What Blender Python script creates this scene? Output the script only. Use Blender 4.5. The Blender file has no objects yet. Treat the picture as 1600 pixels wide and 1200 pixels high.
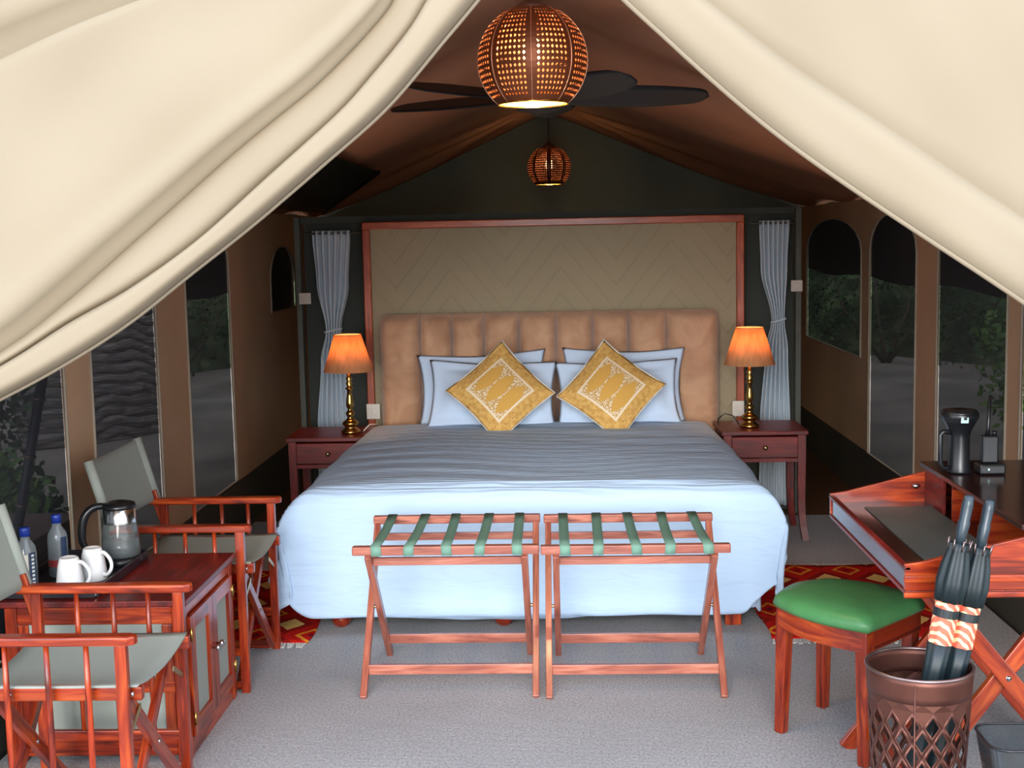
import bpy, bmesh, math, random
from mathutils import Vector, Matrix
random.seed(7)
SC = bpy.context.scene
COL = SC.collection
PI = math.pi
R = math.radians

# ------------------------------------------------------------------ camera
cd = bpy.data.cameras.new('camera'); cam = bpy.data.objects.new('camera', cd); COL.objects.link(cam)
cd.sensor_width = 36.0; cd.lens = 2000.0 / 1600.0 * 36.0; cd.clip_start = 0.05; cd.clip_end = 200
rt = Vector((0.99909013, 0.03722864, -0.0208072)); up = Vector((0.01643297, 0.11416782, 0.99332556)); fw = Vector((-0.03935567, 0.99276369, -0.11345217))
M4 = Matrix((rt, up, -fw)).transposed().to_4x4(); M4.translation = Vector((0, 0, 1.54))
cam.matrix_world = M4
SC.camera = cam

# ------------------------------------------------------------------ world, lights, exposure
W = bpy.data.worlds.new('overcast_sky'); SC.world = W; W.use_nodes = True
nt = W.node_tree; nt.nodes.clear()
wo = nt.nodes.new('ShaderNodeOutputWorld'); bg = nt.nodes.new('ShaderNodeBackground')
tc = nt.nodes.new('ShaderNodeTexCoord'); sx = nt.nodes.new('ShaderNodeSeparateXYZ'); cr = nt.nodes.new('ShaderNodeValToRGB')
nt.links.new(tc.outputs['Generated'], sx.inputs[0]); nt.links.new(sx.outputs['Z'], cr.inputs[0])
cr.color_ramp.elements[0].position = 0.0; cr.color_ramp.elements[0].color = (0.86, 0.92, 1.0, 1)
cr.color_ramp.elements[1].position = 0.8; cr.color_ramp.elements[1].color = (0.62, 0.74, 0.95, 1)
nt.links.new(cr.outputs[0], bg.inputs[0]); bg.inputs[1].default_value = 3.0
nt.links.new(bg.outputs[0], wo.inputs[0])
sd = bpy.data.lights.new('hazy_sun', 'SUN'); so = bpy.data.objects.new('hazy_sun', sd); COL.objects.link(so)
sd.energy = 3.0; sd.angle = R(30); sd.color = (1.0, 0.97, 0.93)
so.rotation_euler = Vector((0.03, 0.97, -0.23)).to_track_quat('-Z', 'Y').to_euler()
so.location = (0, -4, 4)
vs = SC.view_settings
vs.view_transform = 'Standard'; vs.look = 'None'; vs.gamma = 1.0; vs.use_curve_mapping = False; vs.exposure = 0.28

# ------------------------------------------------------------------ materials
def srgb(r, g, b):
    f = lambda c: (c / 255 / 12.92) if c / 255 <= 0.04045 else ((c / 255 + 0.055) / 1.055) ** 2.4
    return (f(r), f(g), f(b), 1)

class NM:
    """small node-material builder"""
    def __init__(s, name, rough=0.6, metal=0.0, spec=0.5, coat=0.0):
        s.m = bpy.data.materials.new(name); s.m.use_nodes = True
        s.t = s.m.node_tree; s.b = s.t.nodes['Principled BSDF']; s.out = s.t.nodes['Material Output']
        s.b.inputs['Roughness'].default_value = rough; s.b.inputs['Metallic'].default_value = metal
        s.b.inputs['Specular IOR Level'].default_value = spec; s.b.inputs['Coat Weight'].default_value = coat
        s.b.inputs['Coat Roughness'].default_value = 0.15
    def n(s, typ, **kw):
        o = s.t.nodes.new(typ)
        for k, v in kw.items(): setattr(o, k, v)
        return o
    def l(s, a, b): s.t.links.new(a, b)
    def coord(s, kind='Object', scale=(1, 1, 1), rot=(0, 0, 0)):
        if kind == 'g':
            c = s.n('ShaderNodeAttribute', attribute_name='g').outputs['Vector']
        else:
            c = s.n('ShaderNodeTexCoord').outputs[kind]
        mp = s.n('ShaderNodeMapping'); mp.inputs['Scale'].default_value = scale; mp.inputs['Rotation'].default_value = rot
        s.l(c, mp.inputs[0]); return mp.outputs[0]
    def noise(s, vec, scale=5, detail=3, dist=0.0):
        n = s.n('ShaderNodeTexNoise'); n.inputs['Scale'].default_value = scale; n.inputs['Detail'].default_value = detail
        n.inputs['Distortion'].default_value = dist; s.l(vec, n.inputs['Vector']); return n.outputs['Fac']
    def ramp(s, fac, stops):
        r = s.n('ShaderNodeValToRGB'); e = r.color_ramp.elements
        while len(e) < len(stops): e.new(0.5)
        for i, (p, c) in enumerate(stops): e[i].position = p; e[i].color = c
        s.l(fac, r.inputs[0]); return r.outputs[0]
    def math(s, op, a, b=None, c=None):
        m = s.n('ShaderNodeMath', operation=op)
        for i, v in enumerate((a, b, c)):
            if v is None: continue
            if isinstance(v, (int, float)): m.inputs[i].default_value = v
            else: s.l(v, m.inputs[i])
        return m.outputs[0]
    def mix(s, fac, a, b):
        m = s.n('ShaderNodeMix', data_type='RGBA')
        for i, v in ((0, fac), (6, a), (7, b)):
            if isinstance(v, (int, float, tuple)): m.inputs[i].default_value = v
            else: s.l(v, m.inputs[i])
        return m.outputs[2]
    def color(s, c):
        if isinstance(c, tuple): s.b.inputs['Base Color'].default_value = c
        else: s.l(c, s.b.inputs['Base Color'])
    def bump(s, h, strength=0.3, dist=0.01):
        b = s.n('ShaderNodeBump'); b.inputs['Strength'].default_value = strength; b.inputs['Distance'].default_value = dist
        s.l(h, b.inputs['Height']); s.l(b.outputs[0], s.b.inputs['Normal'])
    def sep(s, v):
        x = s.n('ShaderNodeSeparateXYZ'); s.l(v, x.inputs[0]); return x.outputs[0], x.outputs[1], x.outputs[2]

MATS = {}
def M(name): return MATS[name]
def simple(name, c, rough=0.6, metal=0, var=0.12, scale=12, bump=0.0, bscale=200, coat=0, spec=0.5):
    k = NM(name, rough, metal, spec, coat); v = k.coord('Object')
    f = k.noise(v, scale, 3)
    lo = tuple(x * (1 - var) for x in c[:3]) + (1,); hi = tuple(min(1, x * (1 + var)) for x in c[:3]) + (1,)
    k.color(k.ramp(f, [(0.35, lo), (0.65, hi)]))
    if bump: k.bump(k.noise(v, bscale, 2), bump, 0.003)
    MATS[name] = k.m; return k
def wood(name, dark, mid, light, rough=0.28, coat=0.25):
    k = NM(name, rough, 0, 0.5, coat)
    v = k.coord('g', (26, 26, 2.6)); f = k.noise(v, 1.6, 4, 1.2)
    f2 = k.noise(k.coord('g', (5, 5, 1.4)), 1.5, 2, 0.6)
    a = k.ramp(f, [(0.3, dark), (0.5, mid), (0.72, light)])
    k.color(k.mix(k.ramp(f2, [(0.35, (0, 0, 0, 1)), (0.7, (0.55, 0.55, 0.55, 1))]), a, dark))
    k.bump(f, 0.08, 0.002)
    MATS[name] = k.m
wood('wood_red', srgb(78, 18, 9), srgb(156, 48, 16), srgb(204, 88, 30))
wood('wood_rack', srgb(122, 62, 50), srgb(170, 96, 76), srgb(200, 132, 108), 0.35)
wood('wood_mahogany', srgb(70, 14, 14), srgb(112, 24, 20), srgb(138, 38, 28), 0.38, 0.06)
wood('wood_desk_top', srgb(32, 12, 10), srgb(46, 17, 13), srgb(60, 22, 16), 0.18, 0.4)
wood('wood_frame', srgb(130, 50, 24), srgb(176, 78, 40), srgb(206, 104, 56), 0.4, 0.1)
wood('wood_outside', srgb(92, 62, 50), srgb(126, 88, 72), srgb(150, 110, 92), 0.7, 0.0)

k = NM('carpet', 0.95, 0, 0.1); v = k.coord('Object')
f = k.noise(k.coord('Object', (90, 60, 1)), 1.5, 3); f2 = k.noise(v, 1.3, 3)
c1 = k.ramp(f, [(0.3, srgb(150, 150, 152)), (0.7, srgb(196, 196, 198))])
k.color(k.mix(k.ramp(f2, [(0.35, (0, 0, 0, 1)), (0.65, (0.35, 0.35, 0.35, 1))]), c1, srgb(146, 146, 148)))
w = k.n('ShaderNodeTexWave', bands_direction='Y'); w.inputs['Scale'].default_value = 55; w.inputs['Distortion'].default_value = 3
k.l(v, w.inputs[0]); k.bump(k.math('ADD', k.math('MULTIPLY', w.outputs['Fac'], 0.4), k.math('MULTIPLY', f, 1.5)), 0.5, 0.005); MATS['carpet'] = k.m

def canvas(name, c, var=0.1, rough=0.85, translucent=0.0, wr=0.25):
    k = NM(name, rough, 0, 0.15); v = k.coord('Object')
    f = k.noise(v, 1.6, 4)
    lo = tuple(x * (1 - var) for x in c[:3]) + (1,); hi = tuple(min(1, x * (1 + var)) for x in c[:3]) + (1,)
    col = k.ramp(f, [(0.3, lo), (0.7, hi)]); k.color(col)
    k.bump(k.math('ADD', k.noise(v, 7, 4, 0.6), k.math('MULTIPLY', k.noise(v, 300, 1), 0.03)), wr, 0.02)
    if translucent:
        tr = k.n('ShaderNodeBsdfTranslucent'); tr.inputs[0].default_value = (c[0], c[1] * 0.86, c[2] * 0.66, 1) if name == 'flap_canvas' else c; mx = k.n('ShaderNodeMixShader'); mx.inputs[0].default_value = translucent
        k.l(k.b.outputs[0], mx.inputs[1]); k.l(tr.outputs[0], mx.inputs[2]); k.l(mx.outputs[0], k.out.inputs[0])
    MATS[name] = k.m; return k
canvas('flap_canvas', srgb(184, 171, 148), 0.03, 0.9, 0.45, 0.05)
canvas('roof_canvas', srgb(200, 144, 114), 0.1)
canvas('wall_canvas', srgb(196, 162, 130), 0.1)
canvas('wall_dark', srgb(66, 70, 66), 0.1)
canvas('gable_canvas', srgb(122, 128, 116), 0.1)
canvas('groundsheet', srgb(74, 72, 64), 0.15, 0.75)
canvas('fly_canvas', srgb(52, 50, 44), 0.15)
canvas('seat_canvas', srgb(150, 156, 148), 0.05, 0.85, 0, 0.08)
canvas('piping', srgb(176, 164, 146), 0.05)
canvas('green_strap', srgb(112, 150, 134), 0.12, 0.8, 0, 0.05)
canvas('curtain_cloth', srgb(212, 226, 236), 0.05, 0.8, 0.15, 0.08)
canvas('floor_brown', srgb(92, 66, 48), 0.2, 0.5)

k = canvas('quilt_canvas', srgb(162, 150, 124), 0.05, 0.9, 0, 0.1)
v = k.coord('Object'); X, Y, Z = k.sep(v)
# herringbone ridges : diagonal lines whose direction flips every 0.3 m
flip = k.math('PINGPONG', X, 0.30)
ln = k.math('PINGPONG', k.math('ADD', flip, k.math('MULTIPLY', Z, 0.8)), 0.055)
r = k.ramp(k.math('DIVIDE', ln, 0.055), [(0.0, (1, 1, 1, 1)), (0.14, (0, 0, 0, 1))])
k.bump(k.math('ADD', k.math('MULTIPLY', r, 1.0), k.math('MULTIPLY', k.noise(v, 30, 3), 0.5)), 0.5, 0.006)

# mosquito mesh : half open weave
k = NM('mesh_screen', 0.9, 0, 0.1); k.color(srgb(56, 58, 62))
tr = k.n('ShaderNodeBsdfTransparent'); mx = k.n('ShaderNodeMixShader'); mx.inputs[0].default_value = 0.30
k.l(k.b.outputs[0], mx.inputs[1]); k.l(tr.outputs[0], mx.inputs[2]); k.l(mx.outputs[0], k.out.inputs[0]); MATS['mesh_screen'] = k.m

k = NM('bed_linen', 0.8, 0, 0.2); k.color(srgb(184, 210, 238)); v = k.coord('Object')
wv = k.n('ShaderNodeTexWave', bands_direction='Y'); wv.inputs['Scale'].default_value = 8; wv.inputs['Distortion'].default_value = 9; wv.inputs['Detail'].default_value = 3; wv.inputs['Detail Scale'].default_value = 0.8
k.l(k.coord('Object', (0.35, 1.6, 2.2), (0, 0, 0.1)), wv.inputs[0])
k.bump(k.math('ADD', wv.outputs['Fac'], k.math('MULTIPLY', k.noise(v, 4, 4, 1.0), 2.2)), 0.22, 0.012); MATS['bed_linen'] = k.m
k = NM('pillow_linen', 0.8, 0, 0.2); k.color(srgb(196, 217, 242)); k.bump(k.noise(k.coord('Object'), 6, 3, 0.8), 0.25, 0.02); MATS['pillow_linen'] = k.m

k = NM('velvet', 0.75, 0, 0.25); v = k.coord('Object')
k.color(k.ramp(k.noise(v, 7, 4, 1.0), [(0.3, srgb(176, 134, 104)), (0.7, srgb(202, 162, 130))]))
k.b.inputs['Sheen Weight'].default_value = 0.35; k.bump(k.noise(v, 9, 3), 0.15, 0.02); MATS['velvet'] = k.m

# African print cushion, pattern in the cushion's own u,v (attribute g, -1..1)
k = NM('cushion_print', 0.85, 0, 0.15); v = k.coord('g'); U, V, Q = k.sep(v)
au = k.math('ABSOLUTE', U); av = k.math('ABSOLUTE', V); mx_ = k.math('MAXIMUM', au, av)
gold = k.ramp(k.noise(v, 9, 3), [(0.35, srgb(196, 150, 80)), (0.65, srgb(218, 178, 106))])
vor = k.n('ShaderNodeTexVoronoi', feature='F1'); vor.inputs['Scale'].default_value = 26; k.l(v, vor.inputs['Vector'])
dots = k.ramp(vor.outputs['Distance'], [(0.36, srgb(240, 228, 204)), (0.46, srgb(196, 160, 104))])
# three leaf shapes across u
uc = k.math('SUBTRACT', k.math('PINGPONG', k.math('ADD', U, 0.63), 0.21), 0.105)
leafw = k.math('MULTIPLY', k.math('SUBTRACT', 1.0, k.math('POWER', k.math('ABSOLUTE', k.math('DIVIDE', V, 0.56)), 2.2)), 0.19)
du = k.math('ABSOLUTE', k.math('SUBTRACT', k.math('PINGPONG', k.math('ADD', U, 0.63), 0.21), 0.21))
inleaf = k.math('LESS_THAN', du, leafw)
vein = k.ramp(k.math('PINGPONG', k.math('ADD', V, k.math('MULTIPLY', du, 0.9)), 0.035), [(0.0, (0.9, 0.9, 0.9, 1)), (0.012, (0, 0, 0, 1))])
leafc = k.mix(vein, srgb(214, 166, 82), srgb(172, 138, 84))
inner = k.mix(inleaf, dots, leafc)
isin = k.math('LESS_THAN', mx_, 0.60); line = k.math('LESS_THAN', k.math('ABSOLUTE', k.math('SUBTRACT', mx_, 0.63)), 0.028)
vo2 = k.n('ShaderNodeTexVoronoi', feature='F1'); vo2.inputs['Scale'].default_value = 11; k.l(v, vo2.inputs['Vector'])
fl = k.ramp(vo2.outputs['Distance'], [(0.12, (1, 1, 1, 1)), (0.2, (0, 0, 0, 1))])
outer = k.mix(fl, gold, srgb(150, 100, 48))
c = k.mix(isin, outer, inner); k.color(k.mix(line, c, srgb(232, 216, 188)))
k.bump(k.noise(v, 40, 2), 0.2, 0.004); MATS['cushion_print'] = k.m

# kilim
k = NM('kilim', 0.95, 0, 0.05); v = k.coord('Object'); X, Y, Z = k.sep(v)
px_ = k.math('PINGPONG', X, 0.11); py_ = k.math('PINGPONG', Y, 0.15)
d = k.math('ADD', k.math('DIVIDE', px_, 0.11), k.math('DIVIDE', py_, 0.15))
q = k.math('ADD', d, k.math('MULTIPLY', k.noise(v, 30, 1), 0.12))
col = k.ramp(k.math('DIVIDE', q, 2.2), [(0.0, srgb(232, 190, 110)), (0.2, srgb(236, 196, 120)), (0.26, srgb(150, 30, 26)), (0.42, srgb(196, 34, 26)), (0.55, srgb(188, 28, 24)), (0.66, srgb(226, 142, 44)), (0.74, srgb(186, 26, 24)), (0.86, srgb(120, 24, 30)), (0.93, srgb(222, 160, 60))])
col.node.color_ramp.interpolation = 'CONSTANT'
k.color(col); w = k.n('ShaderNodeTexWave', bands_direction='Y'); w.inputs['Scale'].default_value = 60; k.l(v, w.inputs[0]); k.bump(w.outputs['Fac'], 0.3, 0.003); MATS['kilim'] = k.m

simple('fringe', srgb(206, 204, 198), 0.9)
simple('green_vinyl', srgb(74, 134, 80), 0.4, var=0.08)
simple('brass', srgb(186, 150, 84), 0.22, 1.0)
simple('chrome', srgb(200, 200, 200), 0.18, 1.0)
simple('brass_dull', srgb(176, 160, 120), 0.35, 1.0)
simple('copper_shade', srgb(112, 60, 34), 0.45, 0.6)
simple('copper_rib', srgb(206, 150, 122), 0.35, 0.8)
simple('fan_black', srgb(32, 34, 40), 0.5)
simple('rod_brown', srgb(70, 44, 34), 0.5)
simple('bronze_bin', srgb(100, 62, 52), 0.42, 0.7)
simple('steel_rim', srgb(140, 120, 116), 0.3, 0.9)
simple('plastic_white', srgb(226, 222, 212), 0.45, var=0.02)
simple('socket_grey', srgb(196, 190, 178), 0.45, var=0.02)
simple('post_grey', srgb(78, 80, 72), 0.6)
simple('black_plastic', srgb(22, 24, 27), 0.3)
simple('tray_black', srgb(34, 32, 38), 0.3)
simple('ceramic_white', srgb(240, 241, 240), 0.2, var=0.01)
simple('blue_cap', srgb(26, 52, 140), 0.35)
simple('label_dark', srgb(40, 56, 84), 0.5)
simple('label_pale', srgb(208, 212, 208), 0.5)
simple('label_red', srgb(160, 52, 50), 0.5)
simple('umbrella_cloth', srgb(20, 34, 38), 0.5, var=0.2)
simple('umbrella_handle', srgb(42, 54, 62), 0.3)
k = NM('umbrella_band', 0.6); v = k.coord('Object'); w = k.n('ShaderNodeTexWave', bands_direction='DIAGONAL'); w.inputs['Scale'].default_value = 24; w.inputs['Distortion'].default_value = 3
k.l(v, w.inputs[0]); k.color(k.ramp(w.outputs['Fac'], [(0.55, srgb(214, 96, 72)), (0.72, srgb(236, 200, 150))])); MATS['umbrella_band'] = k.m
simple('leather_pad', srgb(74, 80, 76), 0.45)
simple('desk_edge', srgb(120, 128, 148), 0.3)
simple('bright_lens', srgb(180, 210, 210), 0.1)
simple('bark', srgb(92, 84, 72), 0.9, scale=8, bump=0.6, bscale=14)
simple('dark_pole', srgb(34, 44, 58), 0.5)
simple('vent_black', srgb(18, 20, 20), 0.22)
simple('outside_ground', srgb(152, 138, 122), 0.95, var=0.25, scale=1.2, bump=0.5, bscale=9)
k = NM('leaf', 0.6, 0, 0.3); k.color(k.ramp(k.noise(k.coord('Object'), 2.5, 2), [(0.35, srgb(46, 78, 30)), (0.65, srgb(112, 146, 66))])); MATS['leaf'] = k.m
k = NM('leaf_dark', 0.7, 0, 0.2); k.color(k.ramp(k.noise(k.coord('Object'), 2.5, 2), [(0.35, srgb(36, 52, 34)), (0.65, srgb(74, 96, 58))])); MATS['leaf_dark'] = k.m
k = NM('thatch', 0.95, 0, 0.05); v = k.coord('Object', (1, 1.2, 9)); k.color(k.ramp(k.noise(v, 4, 5, 1.5), [(0.3, srgb(80, 74, 72)), (0.72, srgb(190, 178, 168))])); k.bump(k.noise(v, 4, 5, 1.5), 0.9, 0.05); MATS['thatch'] = k.m

k = NM('bank_growth', 0.95, 0, 0.05); v = k.coord('Object'); k.color(k.ramp(k.noise(v, 2.2, 5, 0.6), [(0.3, srgb(46, 50, 38)), (0.5, srgb(86, 92, 70)), (0.7, srgb(120, 132, 90))])); k.bump(k.noise(v, 5, 5), 1.0, 0.2); MATS['bank_growth'] = k.m
def glassy(name, c, rough=0.03, tr=0.7):
    k = NM(name, rough, 0, 0.8); k.color(c)
    t = k.n('ShaderNodeBsdfTransparent'); t.inputs[0].default_value = tuple(min(1, x * 1.0 + 0.0) for x in c[:3]) + (1,)
    mx = k.n('ShaderNodeMixShader'); mx.inputs[0].default_value = tr
    g = k.n('ShaderNodeBsdfGlossy'); g.inputs['Roughness'].default_value = rough
    fr = k.n('ShaderNodeFresnel'); fr.inputs[0].default_value = 1.5
    m2 = k.n('ShaderNodeMixShader'); k.l(fr.outputs[0], m2.inputs[0]); k.l(t.outputs[0], m2.inputs[1]); k.l(g.outputs[0], m2.inputs[2])
    k.l(k.b.outputs[0], mx.inputs[1]); k.l(m2.outputs[0], mx.inputs[2]); k.l(mx.outputs[0], k.out.inputs[0]); MATS[name] = k.m
glassy('clear_glass', (0.86, 0.9, 0.9, 1), 0.03, 0.93)
glassy('bottle_glass', (0.72, 0.78, 0.8, 1), 0.05, 0.8)
glassy('smoke_plastic', (0.55, 0.58, 0.60, 1), 0.1, 0.95)
glassy('water', (0.8, 0.86, 0.86, 1), 0.02, 0.9)

# lamp shades : thin cloth, lit from inside by a real bulb
k = NM('lamp_cloth', 0.9, 0, 0.1); v = k.coord('Object', (1, 1, 0.1)); col = k.ramp(k.noise(v, 60, 2), [(0.3, srgb(218, 166, 118)), (0.7, srgb(236, 186, 136))]); k.color(col)
t = k.n('ShaderNodeBsdfTranslucent'); k.l(col, t.inputs[0]); mx = k.n('ShaderNodeMixShader'); mx.inputs[0].default_value = 0.5
k.l(k.b.outputs[0], mx.inputs[1]); k.l(t.outputs[0], mx.inputs[2]); k.l(mx.outputs[0], k.out.inputs[0]); MATS['lamp_cloth'] = k.m
def emis(name, c, s):
    k = NM(name); k.color(c); k.b.inputs['Emission Color'].default_value = c; k.b.inputs['Emission Strength'].default_value = s; MATS[name] = k.m
emis('bulb_glow', (1.0, 0.62, 0.22, 1), 22)
emis('bulb_glow_small', (1.0, 0.5, 0.2, 1), 6)
emis('led_dot', (0.9, 1.0, 0.2, 1), 2)
k = NM('shade_inside', 0.5, 0.3); k.color(srgb(214, 160, 70)); MATS['shade_inside'] = k.m

# ------------------------------------------------------------------ mesh helpers
class MB:
    def __init__(s):
        s.bm = bmesh.new(); s.g = s.bm.verts.layers.float_vector.new('g')
    def _put(s, co, faces, gco, smooth=False):
        vs_ = []
        for c, g in zip(co, gco):
            v = s.bm.verts.new(c); v[s.g] = g; vs_.append(v)
        for f in faces:
            try:
                ff = s.bm.faces.new([vs_[i] for i in f]); ff.smooth = smooth
            except ValueError: pass
        return vs_
    def box(s, x0, x1, y0, y1, z0, z1, axis=None):
        dx, dy, dz = x1 - x0, y1 - y0, z1 - z0
        c = Vector(((x0 + x1) / 2, (y0 + y1) / 2, (z0 + z1) / 2))
        d = (dx, dy, dz); ax = axis if axis is not None else d.index(max(d))
        P = [Vector((x, y, z)) for z in (z0, z1) for y in (y0, y1) for x in (x0, x1)]
        o = Vector((random.random() * 9,) * 3); order = [(1, 2, 0), (0, 2, 1), (0, 1, 2)][ax]
        G = [Vector([(p - c)[i] for i in order]) + o for p in P]
        s._put(P, [(0, 2, 3, 1), (4, 5, 7, 6), (0, 1, 5, 4), (2, 6, 7, 3), (0, 4, 6, 2), (1, 3, 7, 5)], G); return s
    def bar(s, p, q, w, h, upv=(0, 0, 1), taper=1.0):
        """rectangular bar from p to q; h is measured along upv as far as possible, w across"""
        p = Vector(p); q = Vector(q); a = (q - p); L = a.length; a.normalize(); u = Vector(upv)
        side = a.cross(u)
        if side.length < 1e-4: side = a.cross(Vector((1, 0, 0)))
        side.normalize(); u = side.cross(a)
        P = []; G = []; o = Vector((random.random() * 9,) * 3)
        for t in (0, 1):
            k_ = 1 if t == 0 else taper
            for sy in (-1, 1):
                for sx_ in (-1, 1):
                    P.append((p if t == 0 else q) + side * sx_ * w / 2 * k_ + u * sy * h / 2 * k_)
                    G.append(Vector((sx_ * w / 2, sy * h / 2, t * L)) + o)
        s._put(P, [(0, 2, 3, 1), (4, 5, 7, 6), (0, 1, 5, 4), (2, 6, 7, 3), (0, 4, 6, 2), (1, 3, 7, 5)], G); return s
    def tube(s, pts, r, seg=10, cap=True):
        pts = [Vector(p) for p in pts]; n = len(pts); rs = r if isinstance(r, (list, tuple)) else [r] * n
        P = []; G = []; o = Vector((random.random() * 9,) * 3); L = 0; ref = None
        for i in range(n):
            a = (pts[min(i + 1, n - 1)] - pts[max(i - 1, 0)]).normalized()
            if ref is None: ref = a.orthogonal().normalized()
            ref = (ref - a * ref.dot(a)).normalized(); b = a.cross(ref)
            if i: L += (pts[i] - pts[i - 1]).length
            for j in range(seg):
                t = 2 * PI * j / seg
                P.append(pts[i] + (ref * math.cos(t) + b * math.sin(t)) * rs[i]); G.append(Vector((math.cos(t) * rs[i], math.sin(t) * rs[i], L)) + o)
        F = [(i * seg + j, i * seg + (j + 1) % seg, (i + 1) * seg + (j + 1) % seg, (i + 1) * seg + j) for i in range(n - 1) for j in range(seg)]
        if cap: F += [tuple(range(seg - 1, -1, -1)), tuple((n - 1) * seg + j for j in range(seg))]
        s._put(P, F, G, True); return s
    def lathe(s, prof, c=(0, 0, 0), seg=24, cap=(True, True), rot=None):
        c = Vector(c); P = []; G = []
        for (r, z) in prof:
            for j in range(seg):
                t = 2 * PI * j / seg; q = Vector((r * math.cos(t), r * math.sin(t), z))
                if rot: q = rot @ q
                P.append(c + q); G.append(Vector((r * math.cos(t), r * math.sin(t), z)))
        n = len(prof)
        F = [(i * seg + j, i * seg + (j + 1) % seg, (i + 1) * seg + (j + 1) % seg, (i + 1) * seg + j) for i in range(n - 1) for j in range(seg)]
        if cap[0]: F.append(tuple(range(seg - 1, -1, -1)))
        if cap[1]: F.append(tuple((n - 1) * seg + j for j in range(seg)))
        s._put(P, F, G, True); return s
    def grid(s, fn, nu, nv, gfn=None, flip=False):
        P = []; G = []
        for j in range(nv + 1):
            for i in range(nu + 1):
                u, v = i / nu, j / nv; p = Vector(fn(u, v)); P.append(p); G.append(Vector(gfn(u, v)) if gfn else p.copy())
        F = []
        for j in range(nv):
            for i in range(nu):
                a = j * (nu + 1) + i; f = (a, a + 1, a + nu + 2, a + nu + 1); F.append(f[::-1] if flip else f)
        s._put(P, F, G, True); return s
    def prism(s, poly, h0, h1, plane='xy', off=0):
        """poly: 2D outline extruded between h0 and h1 along the remaining axis"""
        def mk(a, b, h):
            return {'xy': Vector((a, b, h)), 'xz': Vector((a, h, b)), 'yz': Vector((h, a, b))}[plane]
        n = len(poly); P = [mk(a, b, h0) for a, b in poly] + [mk(a, b, h1) for a, b in poly]; o = Vector((random.random() * 9,) * 3)
        def g(p):
            return Vector((p.y, p.z, p.x)) + o if plane != 'yz' else Vector((p.x, p.z, p.y)) + o
        F = [tuple(range(n - 1, -1, -1)), tuple(range(n, 2 * n))] + [(i, (i + 1) % n, n + (i + 1) % n, n + i) for i in range(n)]
        s._put(P, F, [g(p) for p in P]); return s
    def build(s, name, mat, parent=None, bevel=0.0, smooth=None, solid=0.0, loc=None, sub=0):
        bmesh.ops.recalc_face_normals(s.bm, faces=s.bm.faces)
        if smooth is not None:
            for f in s.bm.faces: f.smooth = smooth
        me = bpy.data.meshes.new(name); s.bm.to_mesh(me); s.bm.free()
        for m_ in (mat if isinstance(mat, (list, tuple)) else [mat]): me.materials.append(M(m_))
        o = bpy.data.objects.new(name, me); COL.objects.link(o)
        if parent: o.parent = parent
        if loc: o.location = loc
        if solid:
            md = o.modifiers.new('thickness', 'SOLIDIFY'); md.thickness = solid; md.offset = 0
        if sub:
            md = o.modifiers.new('smooth', 'SUBSURF'); md.levels = sub; md.render_levels = sub
        if bevel:
            md = o.modifiers.new('bevel', 'BEVEL'); md.width = bevel; md.segments = 2; md.limit_method = 'ANGLE'; md.angle_limit = R(40)
        return o

def tag(o, label=None, cat=None, group=None, kind=None):
    if label: o['label'] = label
    if cat: o['category'] = cat
    if group: o['group'] = group
    if kind: o['kind'] = kind
    return o
def thing(name, label, cat, loc=(0, 0, 0), rz=0, group=None):
    o = bpy.data.objects.new(name, None); COL.objects.link(o); o.empty_display_size = 0.05
    o.location = loc; o.rotation_euler = (0, 0, rz); return tag(o, label, cat, group)
def kids(o): return [c for c in bpy.data.objects if c.parent == o]
def copy_tree(o, parent=None, level=0):
    c = o.copy(); COL.objects.link(c)
    if parent: c.parent = parent
    for ch in kids(o):
        if level < 2: copy_tree(ch, c, level + 1)
    return c
def place_copy(src, loc, rz, label, group=None):
    c = copy_tree(src); c.location = loc; c.rotation_euler = (0, 0, rz); c['label'] = label
    if group: c['group'] = group
    return c
def struct(o): o['kind'] = 'structure'; return o
def lerp(a, b, t): return a + (b - a) * t
def curve(pts, t):
    """catmull-rom through 2D/3D points, t in 0..1"""
    n = len(pts) - 1; x = min(max(t, 0), 1) * n; i = min(int(x), n - 1); f = x - i
    p = [Vector(pts[max(0, min(n, i + k_))]) for k_ in (-1, 0, 1, 2)]
    return 0.5 * ((2 * p[1]) + (p[2] - p[0]) * f + (2 * p[0] - 5 * p[1] + 4 * p[2] - p[3]) * f * f + (3 * p[1] - p[0] - 3 * p[2] + p[3]) * f ** 3)

# ------------------------------------------------------------------ the setting
RX, RZ, EZ, WX = -0.08, 2.45, 1.72, 1.75       # ridge x, ridge z, eave z, wall x
Y0, Y1 = 2.95, 9.6
struct(MB().box(-1.72, 1.72, 2.3, 6.93, -0.03, 0.0).build('floor', 'carpet'))
struct(MB().box(-2.0, 2.0, 2.3, 9.7, -0.06, -0.032).build('floor', 'groundsheet'))
struct(MB().box(-1.74, 1.74, 6.935, Y1, -0.03, -0.004).build('floor', 'floor_brown'))
gr = MB().grid(lambda u, v: (lerp(-16, 16, u), lerp(-8, 26, v), -0.25 + (0.05 * math.sin(u * 40) * math.sin(v * 33))), 60, 60).build('ground', 'outside_ground'); struct(gr)

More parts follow.
